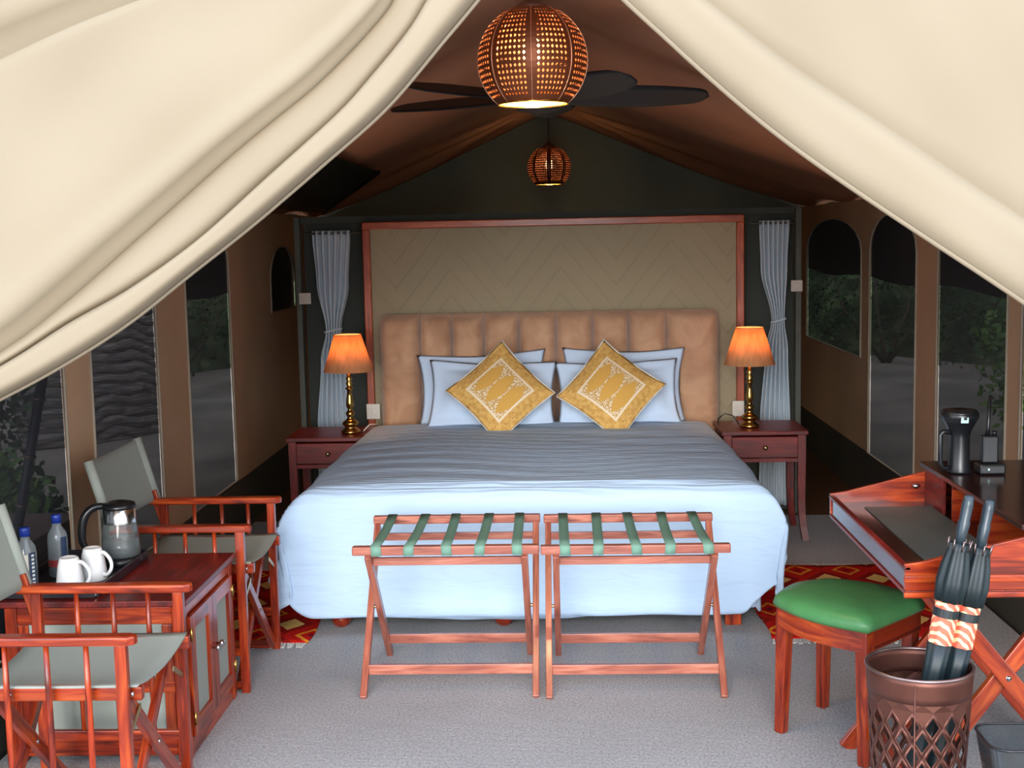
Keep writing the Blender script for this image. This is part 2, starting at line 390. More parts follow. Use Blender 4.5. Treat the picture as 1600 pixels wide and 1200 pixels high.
def sky_block(u, v):
    # wooded rise added round the back and sides to block sky behind the bushes
    a = lerp(-0.10, 1.10, u) * PI; r_ = 9.0 + 7 * v
    return (r_ * 0.95 * math.cos(a), 8 + r_ * 1.35 * math.sin(a) if math.sin(a) > 0 else 8 + r_ * math.sin(a) * 2, -0.3 + 6.5 * v ** 0.8 + 0.35 * math.sin(u * 60 + v * 9) * v + 0.2 * math.sin(u * 140) * math.sin(v * 30))
struct(MB().grid(sky_block, 120, 30).build('ground', 'bank_growth'))
def roofz(x, y): return RZ - (RZ - EZ) * abs(x - RX) / (WX - abs(RX) * (1 if x > RX else -1) * -1 if False else WX)
def roof_side(sgn):
    def fn(u, v):
        x = RX + sgn * u * (WX + 0.03 - sgn * RX * 1.0); y = lerp(Y0 - 0.05, Y1, v)
        sag = 0.035 * math.sin(PI * u) * (0.6 + 0.4 * math.cos(v * PI * 8)) + 0.012 * math.sin(v * 37 + u * 5)
        return (x, y, lerp(RZ, EZ, u) - sag * u)
    return fn
for sgn in (-1, 1):
    struct(MB().grid(roof_side(sgn), 20, 80).build('ceiling', 'roof_canvas', solid=0.004))
# back gable
bw = MB().prism([(-WX, -0.03), (WX, -0.03), (WX, EZ), (RX, RZ), (-WX, EZ)], Y1, Y1 + 0.02, 'xz'); struct(bw.build('wall_back', 'gable_canvas'))

def arch(y0, y1, z0, z1, n=10):
    """outline of a mesh window in the y,z plane, rounded head"""
    w = (y1 - y0) / 2; c = (y0 + y1) / 2; h = min(0.20, w * 0.75); P = [(y0, z0), (y1, z0)]
    for i in range(n + 1):
        t = PI * i / n; P.append((c + w * math.cos(t), z1 - h + h * math.sin(t)))
    return P
def side_wall(sgn, wins, name):
    X = sgn * WX
    # cut the openings by building vertical canvas strips between windows, and panels above and below each opening
    mb = MB(); edges = []; y = Y0
    for (a, b, z0, z1) in wins:
        mb.box(X, X + sgn * 0.006, y, a, 0.26, EZ)
        w = (b - a) / 2; c = (a + b) / 2; h = min(0.20, w * 0.75); n = 14
        if z0 > 0.27: mb.box(X, X + sgn * 0.006, a, b, 0.26, z0)
        for i in range(n):
            t0, t1 = PI * i / n, PI * (i + 1) / n
            ya, yb = c + w * math.cos(t1), c + w * math.cos(t0); za, zb = z1 - h + h * math.sin(t1), z1 - h + h * math.sin(t0)
            for dx in (0, sgn * 0.006):
                mb._put([Vector((X + dx, ya, za)), Vector((X + dx, yb, zb)), Vector((X + dx, yb, EZ)), Vector((X + dx, ya, EZ))], [(0, 1, 2, 3)], [Vector((0, 0, 0))] * 4)
        y = b
    mb.box(X, X + sgn * 0.006, y, Y1, 0.26, EZ)
    wall = struct(mb.build(name, 'wall_canvas'))
    for i, (a, b, z0, z1) in enumerate(wins):
        wn = struct(MB().prism(arch(a - 0.01, b + 0.01, z0 - 0.01, z1 + 0.01), X + sgn * 0.012, X + sgn * 0.014, 'yz').build('window_%d' % (i + 1 + (0 if sgn < 0 else 4)), 'vent_black' if (sgn < 0 and a > 7) else 'mesh_screen'))
        P = arch(a, b, z0, z1); P.append(P[0])
        MB().tube([(X - sgn * 0.003, p, q) for p, q in P], 0.006, 6, False).build('window_piping', 'piping', wn)
side_wall(-1, [(3.0, 4.40, 0.27, 1.62), (4.66, 5.45, 0.27, 1.64), (5.90, 6.70, 0.28, 1.64), (7.67, 8.41, 1.12, 1.52)], 'wall_left')
side_wall(1, [(3.2, 4.92, 0.30, 1.6), (5.08, 6.02, 0.28, 1.62), (6.38, 7.34, 0.27, 1.63), (7.54, 9.2, 0.80, 1.62)], 'wall_right')
for sgn, nm in ((-1, 'baseboard_left'), (1, 'baseboard_right')):
    struct(MB().box(sgn * (WX - 0.01), sgn * (WX + 0.004), Y0, Y1, -0.03, 0.27).build(nm, 'groundsheet'))
# outer fly, its length beyond the back wall added to darken the rear windows
def fly_side(sgn):
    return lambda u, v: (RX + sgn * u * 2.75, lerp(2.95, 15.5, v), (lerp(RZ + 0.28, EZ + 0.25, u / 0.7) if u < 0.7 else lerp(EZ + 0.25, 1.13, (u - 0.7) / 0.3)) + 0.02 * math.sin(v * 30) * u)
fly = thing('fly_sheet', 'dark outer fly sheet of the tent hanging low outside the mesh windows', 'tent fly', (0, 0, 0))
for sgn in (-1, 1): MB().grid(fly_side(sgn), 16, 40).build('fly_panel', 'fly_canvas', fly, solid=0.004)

# partition behind the bed : framed quilted panel, two door openings, posts
PY = 7.0
part = thing('partition_panel', 'tall olive quilted canvas panel in an orange-brown wooden frame behind the bed', 'headboard panel', (0, 0, 0))
MB().box(-1.05, 0.965, PY, PY + 0.03, 0.0, 1.605).build('quilted_canvas', 'quilt_canvas', part)
for a in ((-1.075, 0.99, PY - 0.035, PY + 0.045, 1.60, 1.64), (-1.075, -1.035, PY - 0.034, PY + 0.044, 0, 1.60), (0.95, 0.99, PY - 0.034, PY + 0.044, 0, 1.60)):
    MB().box(*a).build('frame_rail', 'wood_frame', part, bevel=0.005)
struct(MB().box(-1.46, 1.30, PY + 0.05, PY + 0.08, 1.64, 1.675).build('trim_1', 'wall_dark'))
for i, (x0, x1) in enumerate(((-1.455, -1.425), (1.272, 1.302))):
    struct(MB().box(x0, x1, PY, PY + 0.06, -0.004, 1.675).build('trim_%d' % (i + 2), 'post_grey', bevel=0.003))
# dark sheets standing in for the unlit space beyond the door openings
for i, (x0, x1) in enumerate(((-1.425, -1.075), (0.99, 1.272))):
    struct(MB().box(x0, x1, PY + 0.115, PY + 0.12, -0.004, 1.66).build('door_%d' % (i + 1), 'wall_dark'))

def curtain(name, label, prof, y):
    def fn(u, v):
        z = lerp(prof[0][0], prof[-1][0], v)
        for a, b in zip(prof, prof[1:]):
            if b[0] <= z <= a[0] + 1e-6:
                t = (a[0] - z) / (a[0] - b[0]); t = t * t * (3 - 2 * t); xl = lerp(a[1], b[1], t); xr = lerp(a[2], b[2], t); break
        amp = 0.016
        return (lerp(xl, xr, u), y + amp * math.sin(u * 2 * PI * 6 + 1.2 * math.sin(v * 5)) + 0.006 * math.sin(u * 40), z)
    o = thing(name, label, 'curtain', ((prof[0][1] + prof[0][2]) / 2, y, 0)); lx = o.location.x
    MB().grid(lambda u, v: (fn(u, v)[0] - lx, fn(u, v)[1] - y, fn(u, v)[2]), 72, 40).build('drape', 'curtain_cloth', o, solid=0.003)
    tz = min(prof, key=lambda p: p[2] - p[1]); c = (tz[1] + tz[2]) / 2 - lx; w = (tz[2] - tz[1]) / 2
    MB().tube([(c + (w + 0.004) * math.cos(t * PI / 8), 0.026 * math.sin(t * PI / 8), tz[0] + 0.01 * math.cos(t * PI / 8)) for t in range(17)], 0.007, 6).build('tieback', 'curtain_cloth', o)
    MB().tube([(prof[0][1] - lx - 0.05, 0, prof[0][0] - 0.015), (prof[0][2] - lx + 0.06, 0, prof[0][0] - 0.015)], 0.006, 8).build('rod', 'post_grey', o)
curtain('curtain', 'grey-blue gathered curtain tied in at the middle, left of the framed panel',
        [(1.60, -1.366, -1.155), (1.3, -1.352, -1.175), (1.05, -1.310, -1.225), (0.88, -1.345, -1.20), (0.5, -1.372, -1.19), (0.03, -1.38, -1.18)], PY + 0.06)
curtain('curtain', 'grey-blue gathered curtain tied in at the middle, right of the framed panel',
        [(1.605, 1.085, 1.248), (1.35, 1.095, 1.24), (1.06, 1.155, 1.222), (0.9, 1.12, 1.245), (0.5, 1.09, 1.255), (0.03, 1.08, 1.258)], PY + 0.06)

def plate(name, label, cat, x, y, z, w, h, mat, sw):
    o = thing(name, label, cat, (x, y, z))
    MB().box(-w / 2, w / 2, -0.012, 0, -h / 2, h / 2).build('face_plate', mat, o, bevel=0.003)
    for i in range(sw):
        cx = (i - (sw - 1) / 2) * w * 0.4
        MB().box(cx - 0.01, cx + 0.01, -0.016, -0.011, -0.014, 0.014).build('rocker', mat, o, bevel=0.001)
plate('light_switch', 'small square light switch on the post left of the left curtain', 'switch', -1.405, PY - 0.002, 1.232, 0.065, 0.062, 'socket_grey', 2)
plate('light_switch', 'small square light switch on the post right of the right curtain', 'switch', 1.275, PY - 0.002, 1.25, 0.062, 0.062, 'socket_grey', 2)
plate('wall_socket', 'white wall socket beside the left table lamp', 'socket', -1.043, PY - 0.036, 0.605, 0.075, 0.085, 'plastic_white', 2)
plate('wall_socket', 'white wall socket beside the right table lamp', 'socket', 0.955, PY - 0.036, 0.59, 0.065, 0.085, 'plastic_white', 2)

# roof vent, dark ribbed sheet on the left roof slope
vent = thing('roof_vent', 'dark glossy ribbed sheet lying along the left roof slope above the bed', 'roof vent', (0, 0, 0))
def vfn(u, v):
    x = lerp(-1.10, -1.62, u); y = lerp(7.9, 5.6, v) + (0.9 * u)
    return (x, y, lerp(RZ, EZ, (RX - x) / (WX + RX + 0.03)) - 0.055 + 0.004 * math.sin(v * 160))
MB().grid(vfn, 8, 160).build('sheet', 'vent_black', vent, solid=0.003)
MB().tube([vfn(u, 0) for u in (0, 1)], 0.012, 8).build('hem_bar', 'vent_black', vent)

# ------------------------------------------------------------------ entrance flaps
FY = 2.8
LE = [(-0.03, 2.24), (-0.134, 2.097), (-0.176, 2.045), (-0.246, 1.967), (-0.375, 1.829), (-0.518, 1.71), (-0.664, 1.596), (-0.81, 1.487), (-0.959, 1.377), (-1.109, 1.287), (-1.259, 1.21), (-1.5, 1.10), (-2.0, 0.9)]
C2 = [(-0.05, 2.33), (-0.243, 2.1), (-0.314, 1.996), (-0.40, 1.90), (-0.487, 1.811), (-0.661, 1.665), (-0.808, 1.543), (-0.955, 1.447), (-1.103, 1.372), (-1.254, 1.282), (-1.5, 1.16), (-2.0, 0.93)]
C1 = [(-0.10, 2.40), (-0.311, 2.14), (-0.368, 2.037), (-0.511, 1.9), (-0.612, 1.821), (-0.728, 1.735), (-0.83, 1.655), (-0.987, 1.526), (-1.115, 1.422), (-1.251, 1.322), (-1.5, 1.18), (-2.0, 0.95)]
T1 = [(-0.25, 2.52), (-0.5, 2.25), (-0.75, 2.13), (-0.95, 2.06), (-1.208, 1.966), (-1.6, 1.80), (-2.2, 1.5)]
OO = [(-0.3, 2.75), (-0.8, 2.75), (-1.4, 2.75), (-2.0, 2.75), (-2.7, 2.6)]
def arc(pts, n=80):
    """resample a polyline curve evenly by arc length"""
    S = [curve(pts, i / 400) for i in range(401)]; L = [0]
    for a, b in zip(S, S[1:]): L.append(L[-1] + (b - a).length)
    out = []; j = 0
    for i in range(n + 1):
        d = L[-1] * i / n
        while j < 399 and L[j + 1] < d: j += 1
        f = (d - L[j]) / max(1e-9, L[j + 1] - L[j]); out.append(S[j].lerp(S[j + 1], min(1, max(0, f))))
    return out
def flap(name, label, curves, dyfn, nt_=22):
    A = [arc(c, 110) for c in curves]; nb = len(A) - 1
    def fn(u, v):
        i = int(round(u * 110)); x = v * nb; b = min(int(x), nb - 1); f = x - b
        p = A[b][i].lerp(A[b + 1][i], f); return (p.x, FY + dyfn(u, b, f, p), p.y)
    o = thing(name, label, 'tent flap', (0, 0, 0))
    MB().grid(fn, 110, nt_ * nb).build('canvas_sheet', 'flap_canvas', o, solid=0.004)
    E = [fn(i / 110, 0) for i in range(111)]
    MB().tube([(e[0], e[1], e[2]) for e in E], 0.007, 8).build('hem', 'flap_canvas', o)
def ldy(u, b, f, p):
    wr = 0.004 * math.sin(p.x * 9 + p.y * 13) + 0.003 * math.sin(p.x * 23 - p.y * 17)
    if b == 0: return 0.035 - 0.055 * (1 - abs(2 * f - 1) ** 5) + wr
    if b == 1: return 0.035 - 0.04 * (1 - abs(2 * f - 1) ** 6) * (0.5 + 0.5 * u) + 0.05 * f ** 3 * min(1, u * 1.6) + wr
    if b == 2:
        e = 1 - math.exp(-f * 60); return lerp(0.035 + 0.05 * min(1, u * 1.6), -0.025, e) + 0.02 * f - 0.018 * math.exp(-((f - .08) / .06) ** 2) + wr + 0.006 * math.sin(f * 9 + u * 4)
    return -0.005 + 0.05 * math.exp(-(f / 0.03) ** 2) + 0.03 * math.exp(-((f - 0.14) / 0.03) ** 2) - 0.03 * math.sin(PI * min(1, f * 3)) + wr
def ldy3(u, b, f, p): return ldy(u, b, f, p)
flap('tent_flap', 'cream canvas entrance flap drawn back to the left with deep diagonal folds', [LE, C2, C1, T1, OO], ldy)
RE_ = [(-0.03, 2.22), (0.03, 2.155), (0.111, 2.077), (0.151, 2.036), (0.231, 1.961), (0.312, 1.886), (0.448, 1.769), (0.585, 1.664), (0.79, 1.524), (0.997, 1.382), (1.3, 1.17), (1.9, 0.8)]
RF = [(0.05, 2.36), (0.286, 2.072), (0.327, 2.032), (0.48, 1.915), (0.651, 1.797), (0.992, 1.567), (1.4, 1.28), (2.0, 0.88)]
RO = [(0.1, 2.75), (0.7, 2.75), (1.4, 2.75), (2.0, 2.75), (2.7, 2.4)]
def rdy(u, b, f, p):
    wr = 0.004 * math.sin(p.x * 11 - p.y * 9) + 0.0025 * math.sin(p.x * 31 + p.y * 19)
    if b == 0: return 0.02 - 0.035 * (1 - abs(2 * min(1, f + 0.02) - 1) ** 4) + wr
    return 0.012 - 0.03 * math.sin(PI * min(1, f * 1.6 + 0.02)) + 0.03 * f + wr
flap('tent_flap', 'cream canvas entrance flap drawn back to the right, hanging smooth', [RE_, RF, RO], rdy, 26)

# ------------------------------------------------------------------ lamps overhead and the fan
def pendant(label, y, bulb, watts, cordtop, mat_in='shade_inside'):
    RAD = 0.147; zc = 2.01; zb = 1.895; zt = 2.145
    o = thing('pendant_lamp', label, 'pendant lamp', (-0.066, y, 0))
    # pierced shade : quads with square holes, in eight panels
    mb = MB(); nu, nv = 72, 19
    t0 = math.asin((zb - zc) / RAD * 0.98); t1 = math.asin(min(1, (zt - zc) / RAD * 0.98))
    def P(i, j, rr=RAD):
        a = 2 * PI * i / nu; t = lerp(t0, t1, j / nv); bulge = 1 - 0.02 * abs(math.sin(4 * a))
        return Vector((rr * bulge * math.cos(t) * math.cos(a), rr * bulge * math.cos(t) * math.sin(a), zc + rr * math.sin(t)))
    for i in range(nu):
        for j in range(nv):
            c = [P(i, j), P(i + 1, j), P(i + 1, j + 1), P(i, j + 1)]; m = sum(c, Vector()) / 4
            if i % 9 in (0, 8) or j in (0, nv - 1):
                mb._put(c, [(0, 1, 2, 3)], [Vector()] * 4, True); continue
            h = [m + ((c[q_] - m) + (c[(q_ + 1) % 4] - m)) * 0.24 + (c[q_] - m) * 0.12 for q_ in range(4)]
            mb._put(c + h, [(0, 1, 5, 4), (1, 2, 6, 5), (2, 3, 7, 6), (3, 0, 4, 7)], [Vector()] * 8, True)
    mb.build('shade', 'copper_shade', o)
    for kx in range(8):
        a = 2 * PI * kx / 8 + PI / 8 * 0
        MB().tube([(RAD * 1.004 * math.cos(t) * math.cos(a), RAD * 1.004 * math.cos(t) * math.sin(a), zc + RAD * 1.004 * math.sin(t)) for t in [lerp(t0, t1, q / 14) for q in range(15)]], 0.0016, 5).build('shade_rib', 'copper_rib', o)
    rb = RAD * math.cos(t0)
    MB().tube([(rb * math.cos(q * PI / 20), rb * math.sin(q * PI / 20), zb) for q in range(41)], 0.0025, 6).build('rim', 'brass', o)
    rl = rb * 0.985
    MB().lathe([(rl, zb + 0.002), (rl * 1.08, zb + 0.022)], seg=48, cap=(False, False)).build('liner', 'shade_inside', o)
    MB().lathe([(0.03, zt - 0.012), (0.052, zt - 0.004), (0.035, zt + 0.012), (0.012, zt + 0.03)], seg=20).build('cap', 'rod_brown', o)
    MB().lathe([(0.006, 2.075), (0.018, 2.06), (0.026, 2.03), (0.02, 2.005), (0.006, 1.998)], seg=14).build('bulb', bulb, o)
    MB().lathe([(0.014, 2.07), (0.016, 2.13)], seg=12).build('bulb_socket', 'rod_brown', o)
    MB().tube([(0, 0, zt + 0.02), (0, 0, cordtop)], 0.004, 8).build('cord', 'rod_brown', o)
    MB().lathe([(0.04, cordtop - 0.02), (0.045, cordtop - 0.005), (0.045, cordtop)], seg=16).build('ceiling_cup', 'rod_brown', o)
    ld = bpy.data.lights.new('pendant_light', 'POINT'); lo = bpy.data.objects.new('pendant_light', ld); COL.objects.link(lo)
    ld.energy = watts; ld.color = (1, 0.74, 0.40); ld.shadow_soft_size = 0.02; lo.location = (0, 0, 1.965); lo.parent = o
    return o
pendant('large pierced copper globe pendant lamp nearest the entrance, glowing yellow', 3.5, 'bulb_glow', 14, 2.43)
pendant('small-looking pierced copper globe pendant lamp far back behind the bed panel', 8.8, 'bulb_glow_small', 5, 2.43)

fan = thing('ceiling_fan', 'black five-bladed ceiling fan under the ridge behind the large pendant lamp', 'ceiling fan', (-0.075, 5.2, 0))
MB().lathe([(0.05, 2.035), (0.09, 2.045), (0.105, 2.075), (0.105, 2.13), (0.06, 2.16), (0.03, 2.17)], seg=28).build('motor_housing', 'fan_black', fan)
MB().tube([(0, 0, 2.16), (0, 0, 2.41)], 0.013, 10).build('rod', 'fan_black', fan)
MB().lathe([(0.03, 2.36), (0.06, 2.385), (0.07, 2.43)], seg=20).build('ceiling_cup', 'fan_black', fan)
for a in (10, 82, 154, 226, 298):
    rot = Matrix.Rotation(R(a), 3, 'Z') @ Matrix.Rotation(R(-19), 3, 'X')
    def bf(u, v):
        r_ = lerp(0.10, 0.70, u); w = 0.045 + 0.05 * math.sin(PI * min(1, u * 0.9 + 0.08)) ** 0.8
        if u > 0.9: w *= math.sqrt(max(0.0, 1 - ((u - 0.9) / 0.1) ** 2)) * 0.999 + 0.001
        return rot @ Vector((r_, (v - 0.5) * 2 * w, 0.0)) + Vector((0, 0, 2.095))
    MB().grid(bf, 30, 6).build('blade', 'fan_black', fan, solid=0.006)

# ------------------------------------------------------------------ bed
bed = thing('bed', 'wide bed with brown channel-tufted velvet headboard on wooden feet', 'bed', (-0.128, 5.85, 0))
bx = bed.location.x; by = bed.location.y
def bl(x, y, z): return (x - bx, y - by, z)
MB().box(-0.9, 0.9, 4.98 - by, 6.78 - by, 0.085, 0.26).build('bed_base', 'seat_canvas', bed, bevel=0.01)
MB().box(-0.89, 0.89, 4.99 - by, 6.78 - by, 0.262, 0.525).build('mattress', 'pillow_linen', bed, bevel=0.04)
def hb_channel(x0, x1, z0, z1, rl, rr):
    def fn(u, v):
        a = u * 2 - 1; z = lerp(z0, z1, v); 
        if rl and a < 0 and v > 0.9: pass
        top = z1
        xx = lerp(x0, x1, u)
        cr_ = 0.07
        if rl:
            d = xx - x0
            if d < cr_: top = z1 - (cr_ - math.sqrt(max(0, cr_ ** 2 - (cr_ - d) ** 2)))
        if rr:
            d = x1 - xx
            if d < cr_: top = z1 - (cr_ - math.sqrt(max(0, cr_ ** 2 - (cr_ - d) ** 2)))
        z = lerp(z0, top, v)
        a = math.copysign(1 - (1 - abs(a)) ** 1.6, a); xu = (a + 1) / 2; e = max(0, 1 - abs(a) ** 4.0) ** 0.5; xx = lerp(x0 + 0.0005, x1 - 0.0005, xu); ev = max(0, 1 - max(0, (v - 0.88) / 0.12) ** 2.5) ** 0.5
        y = 6.914 - 0.10 * e * ev
        return Vector((xx - bx, y - by, z))
    o = MB().grid(fn, 32, 40).build('headboard_channel', 'velvet', bed)
seams = [-0.985, -0.766, -0.593, -0.42, -0.231, -0.031, 0.166, 0.359, 0.562, 0.842]
for i in range(9):
    hb_channel(seams[i], seams[i + 1], 0.30, 1.14, i == 0, i == 8)
MB().prism([(seams[0] - bx + 0.0, 0.12), (seams[-1] - bx, 0.12), (seams[-1] - bx, 1.07), (seams[-1] - 0.06 - bx, 1.134), (seams[0] + 0.06 - bx, 1.134), (seams[0] - bx, 1.07)], 6.915 - by, 6.95 - by, 'xz').build('headboard_back', 'velvet', bed, bevel=0.01)
for (x, y, t_) in ((-0.905, 4.99, 1), (-0.25, 4.99, 1), (0.66, 4.95, 0), (-0.9, 6.6, 1), (0.68, 6.6, 0)):
    if t_: MB().lathe([(0.022, 0), (0.035, 0.012), (0.04, 0.035), (0.03, 0.055), (0.04, 0.07), (0.042, 0.086)], bl(x, y, 0), 16).build('foot', 'wood_red', bed)
    else: MB().box(x - bx - 0.032, x - bx + 0.032, y - by, y - by + 0.06, 0, 0.086, 2).build('foot', 'wood_red', bed, bevel=0.004)

# bed skirt sheet + duvet
cx = -0.128
def skirt(u, v):
    """sheet round the base: runs head-left > foot > head-right"""
    x0, x1, y0, y1 = -1.03, 0.775, 4.945, 6.75
    per = [(x0, y1), (x0, y0), (x1, y0), (x1, y1)]; L = [y1 - y0, x1 - x0, y1 - y0]; d = u * sum(L)
    i = 0
    while i < 2 and d > L[i]: d -= L[i]; i += 1
    t = min(1, d / L[i]); a, b = Vector(per[i]), Vector(per[i + 1]); p = a.lerp(b, t)
    c = Vector(((x0 + x1) / 2, (y0 + y1) / 2)); 
    cd_ = min(d, L[i] - d) if i == 1 else (L[i] - d if i == 0 else d)
    if cd_ < 0.07: 
        k_ = (1 - cd_ / 0.07); p = p + (c - p).normalized() * 0.03 * k_ * k_
    wv_ = 0.006 * math.sin(u * 70 + v * 3) * v + 0.004 * math.sin(u * 171) * v
    n = (p - c).normalized(); p = p + n * wv_
    hem = 0.045 + 0.012 * math.sin(u * 23) + (0.02 if i == 1 and t > 0.75 else 0) * (t - 0.75) * 4
    return (p.x - cx, p.y - by, lerp(0.5, hem, v))
sk = thing('bed_sheet', 'white sheet hanging around the bed base down to just above the feet', 'bed sheet', (cx, by, 0))
MB().grid(skirt, 260, 20).build('cloth', 'bed_linen', sk, solid=0.003)
dv = thing('duvet', 'pale blue-white duvet spread over the bed and hanging over its front corners', 'duvet', (cx, by, 0))
HWD = 0.905; YF = 4.93; YH = 6.62; TZ = 0.565
def drop(d, Rr=0.06):
    """distance past the edge -> (outward, downward)"""
    if d <= 0: return 0.0, 0.0
    q = Rr * PI / 2
    if d < q: a = d / Rr; return Rr * math.sin(a), Rr * (1 - math.cos(a))
    return Rr, Rr + d - q
def duv(u, v):
    # u: across (-1..1 incl. side drops), v: 0 head .. 1 front hem
    SD = 0.34 if u < 0.5 else 0.27; fs = 1.0 if u < 0.5 else 0.8
    fe = min(1, max(0, (abs(u * 2 - 1) - 0.72) / 0.12)); FDp = 0.475 - 0.14 * fe * fe * (3 - 2 * fe)
    w = (u * 2 - 1) * (HWD - 0.05 + SD); sx_ = 1 if w > 0 else -1; aw = abs(w)
    ds = aw - (HWD - 0.05); l = v * (YH - YF + 0.03 + FDp); df = l - (YH - YF - 0.03)
    os_, zs = drop(ds); of, zf = drop(df)
    x = sx_ * (min(aw, HWD - 0.05) + os_) * (1 - 0.018 * max(0, 1 - v * 2.2)); y = YH - min(l, YH - YF - 0.03) - of
    z = TZ - zs - zf
    if ds > 0 and df > 0:
        # corner: cloth hangs as a fold, flaring out
        k_ = min(1, ds / 0.15) * min(1, df / 0.15)
        tot = max(zs, zf) + 0.35 * min(zs, zf); z = TZ - tot
        x += sx_ * fs * (0.045 * k_ + 0.03 * k_ * math.sin(ds * 20)) ; y -= 0.02 * k_
    if ds > 0: x += sx_ * min(1, max(0, 6.35 - y) / 0.5) * fs * (0.05 * min(1, ds / 0.3) + 0.018 * math.sin(l * 11 + 1) * min(1, ds / 0.2))
    if df > 0: y += -0.012 * min(1, df / 0.3) + 0.007 * math.sin(x * 17) * min(1, df / 0.2)
    hb = 0.003 * math.sin(x * 4.3 + y * 2) * math.sin(y * 5.1) + 0.0013 * math.sin(y * 27 + 3.2 * math.sin(x * 3.1)) * (1 + math.sin(x * 4 + y * 3)) + 0.0007 * math.sin(y * 57 + 4 * math.sin(x * 5 + 1))
    crown = 0.015 * (1 - min(1, aw / HWD) ** 4)
    if ds <= 0 and df <= 0: z += hb * min(1, -ds / 0.05) * min(1, -df / 0.05) + crown
    z -= 0.0
    return (x, y - by, max(z, 0.05))
MB().grid(duv, 200, 170).build('cover', 'bed_linen', dv, solid=0.012)

def pillow_mesh(a, b, T, flange=0.06, conc=0.05, seed=0):
    rnd = random.Random(seed); ph = rnd.random() * 6
    def fn(side):
        def f(u, v):
            U, V = u * 2 - 1, v * 2 - 1
            x = a * U * (1 - conc * (1 - V * V) ) ; y = b * V * (1 - conc * 1.3 * (1 - U * U))
            iu = min(1, abs(U) / (1 - flange / a)); iv = min(1, abs(V) / (1 - flange / b))
            h = T * (max(0, 1 - iu ** 2.5) ** 0.85) * (max(0, 1 - iv ** 2.5) ** 0.85) * 1.1
            h *= 1 + 0.08 * math.sin(U * 3 + ph) * math.sin(V * 2.3 + ph)
            if abs(U) > 0.999 or abs(V) > 0.999: h = -0.002
            else: h += 0.001
            wob = 0.006 * math.sin(U * 5 + V * 4 + ph) * max(abs(U), abs(V)) ** 4
            return (x, y, side * (h + 0.002) + wob)
        return f
    mb = MB()
    for sd_ in (1, -1):
        mb.grid(fn(sd_), 36, 28, lambda u, v: (u * 2 - 1, v * 2 - 1, 0), flip=sd_ < 0)
    bmesh.ops.remove_doubles(mb.bm, verts=mb.bm.verts, dist=0.0002)
    return mb
def pillow(label, x, y, z, a, b, T, tilt, roll=0, mat='pillow_linen', name='pillow', cat='pillow', seed=0, flange=0.05, conc=0.05, piping=None, group=None):
    o = pillow_mesh(a, b, T, flange, conc, seed).build('pillow_body', mat)
    root = thing(name, label, cat, (x, y, z), 0, group)
    o.parent = root
    root.rotation_euler = (Matrix.Rotation(0, 3, 'Z') @ Matrix.Rotation(R(90 - tilt), 3, 'X') @ Matrix.Rotation(R(roll), 3, 'Z')).to_euler()
    if piping:
        pts = []
        for i in range(4):
            for j in range(16):
                t = -1 + j / 8
                U, V = [(t, -1), (1, t), (-t, 1), (-1, -t)][i]
                pts.append((a * U * (1 - conc * (1 - V * V)), b * V * (1 - conc * 1.3 * (1 - U * U)), 0))
        pts.append(pts[0]); MB().tube(pts, 0.004, 6).build('piping_cord', piping, root)
    return root
pillow('white pillow at the back left, peeping out against the headboard', -0.425, 6.735, 0.755, 0.345, 0.192, 0.045, 14, 2, seed=1, conc=0.09)
pillow('white pillow at the back right, its corner standing up against the headboard', 0.322, 6.735, 0.758, 0.325, 0.2, 0.045, 14, -1, seed=2, conc=0.09)
pillow('white pillow in front on the left, behind the left gold cushion', -0.365, 6.60, 0.735, 0.335, 0.185, 0.06, 24, -1.5, seed=3, conc=0.075)
pillow('white pillow in front on the right, behind the right gold cushion', 0.285, 6.60, 0.732, 0.32, 0.178, 0.06, 24, 1.5, seed=4, conc=0.075)
pillow('gold printed square cushion standing on its corner against the left pillows', -0.315, 6.42, 0.768, 0.196, 0.196, 0.05, 26, -45 - 2, 'cushion_print', 'cushion', 'cushion', 5, 0.012, 0.06, 'fringe')
pillow('gold printed square cushion standing on its corner against the right pillows', 0.245, 6.42, 0.766, 0.196, 0.196, 0.05, 26, -45 + 6, 'cushion_print', 'cushion', 'cushion', 6, 0.012, 0.06, 'fringe')

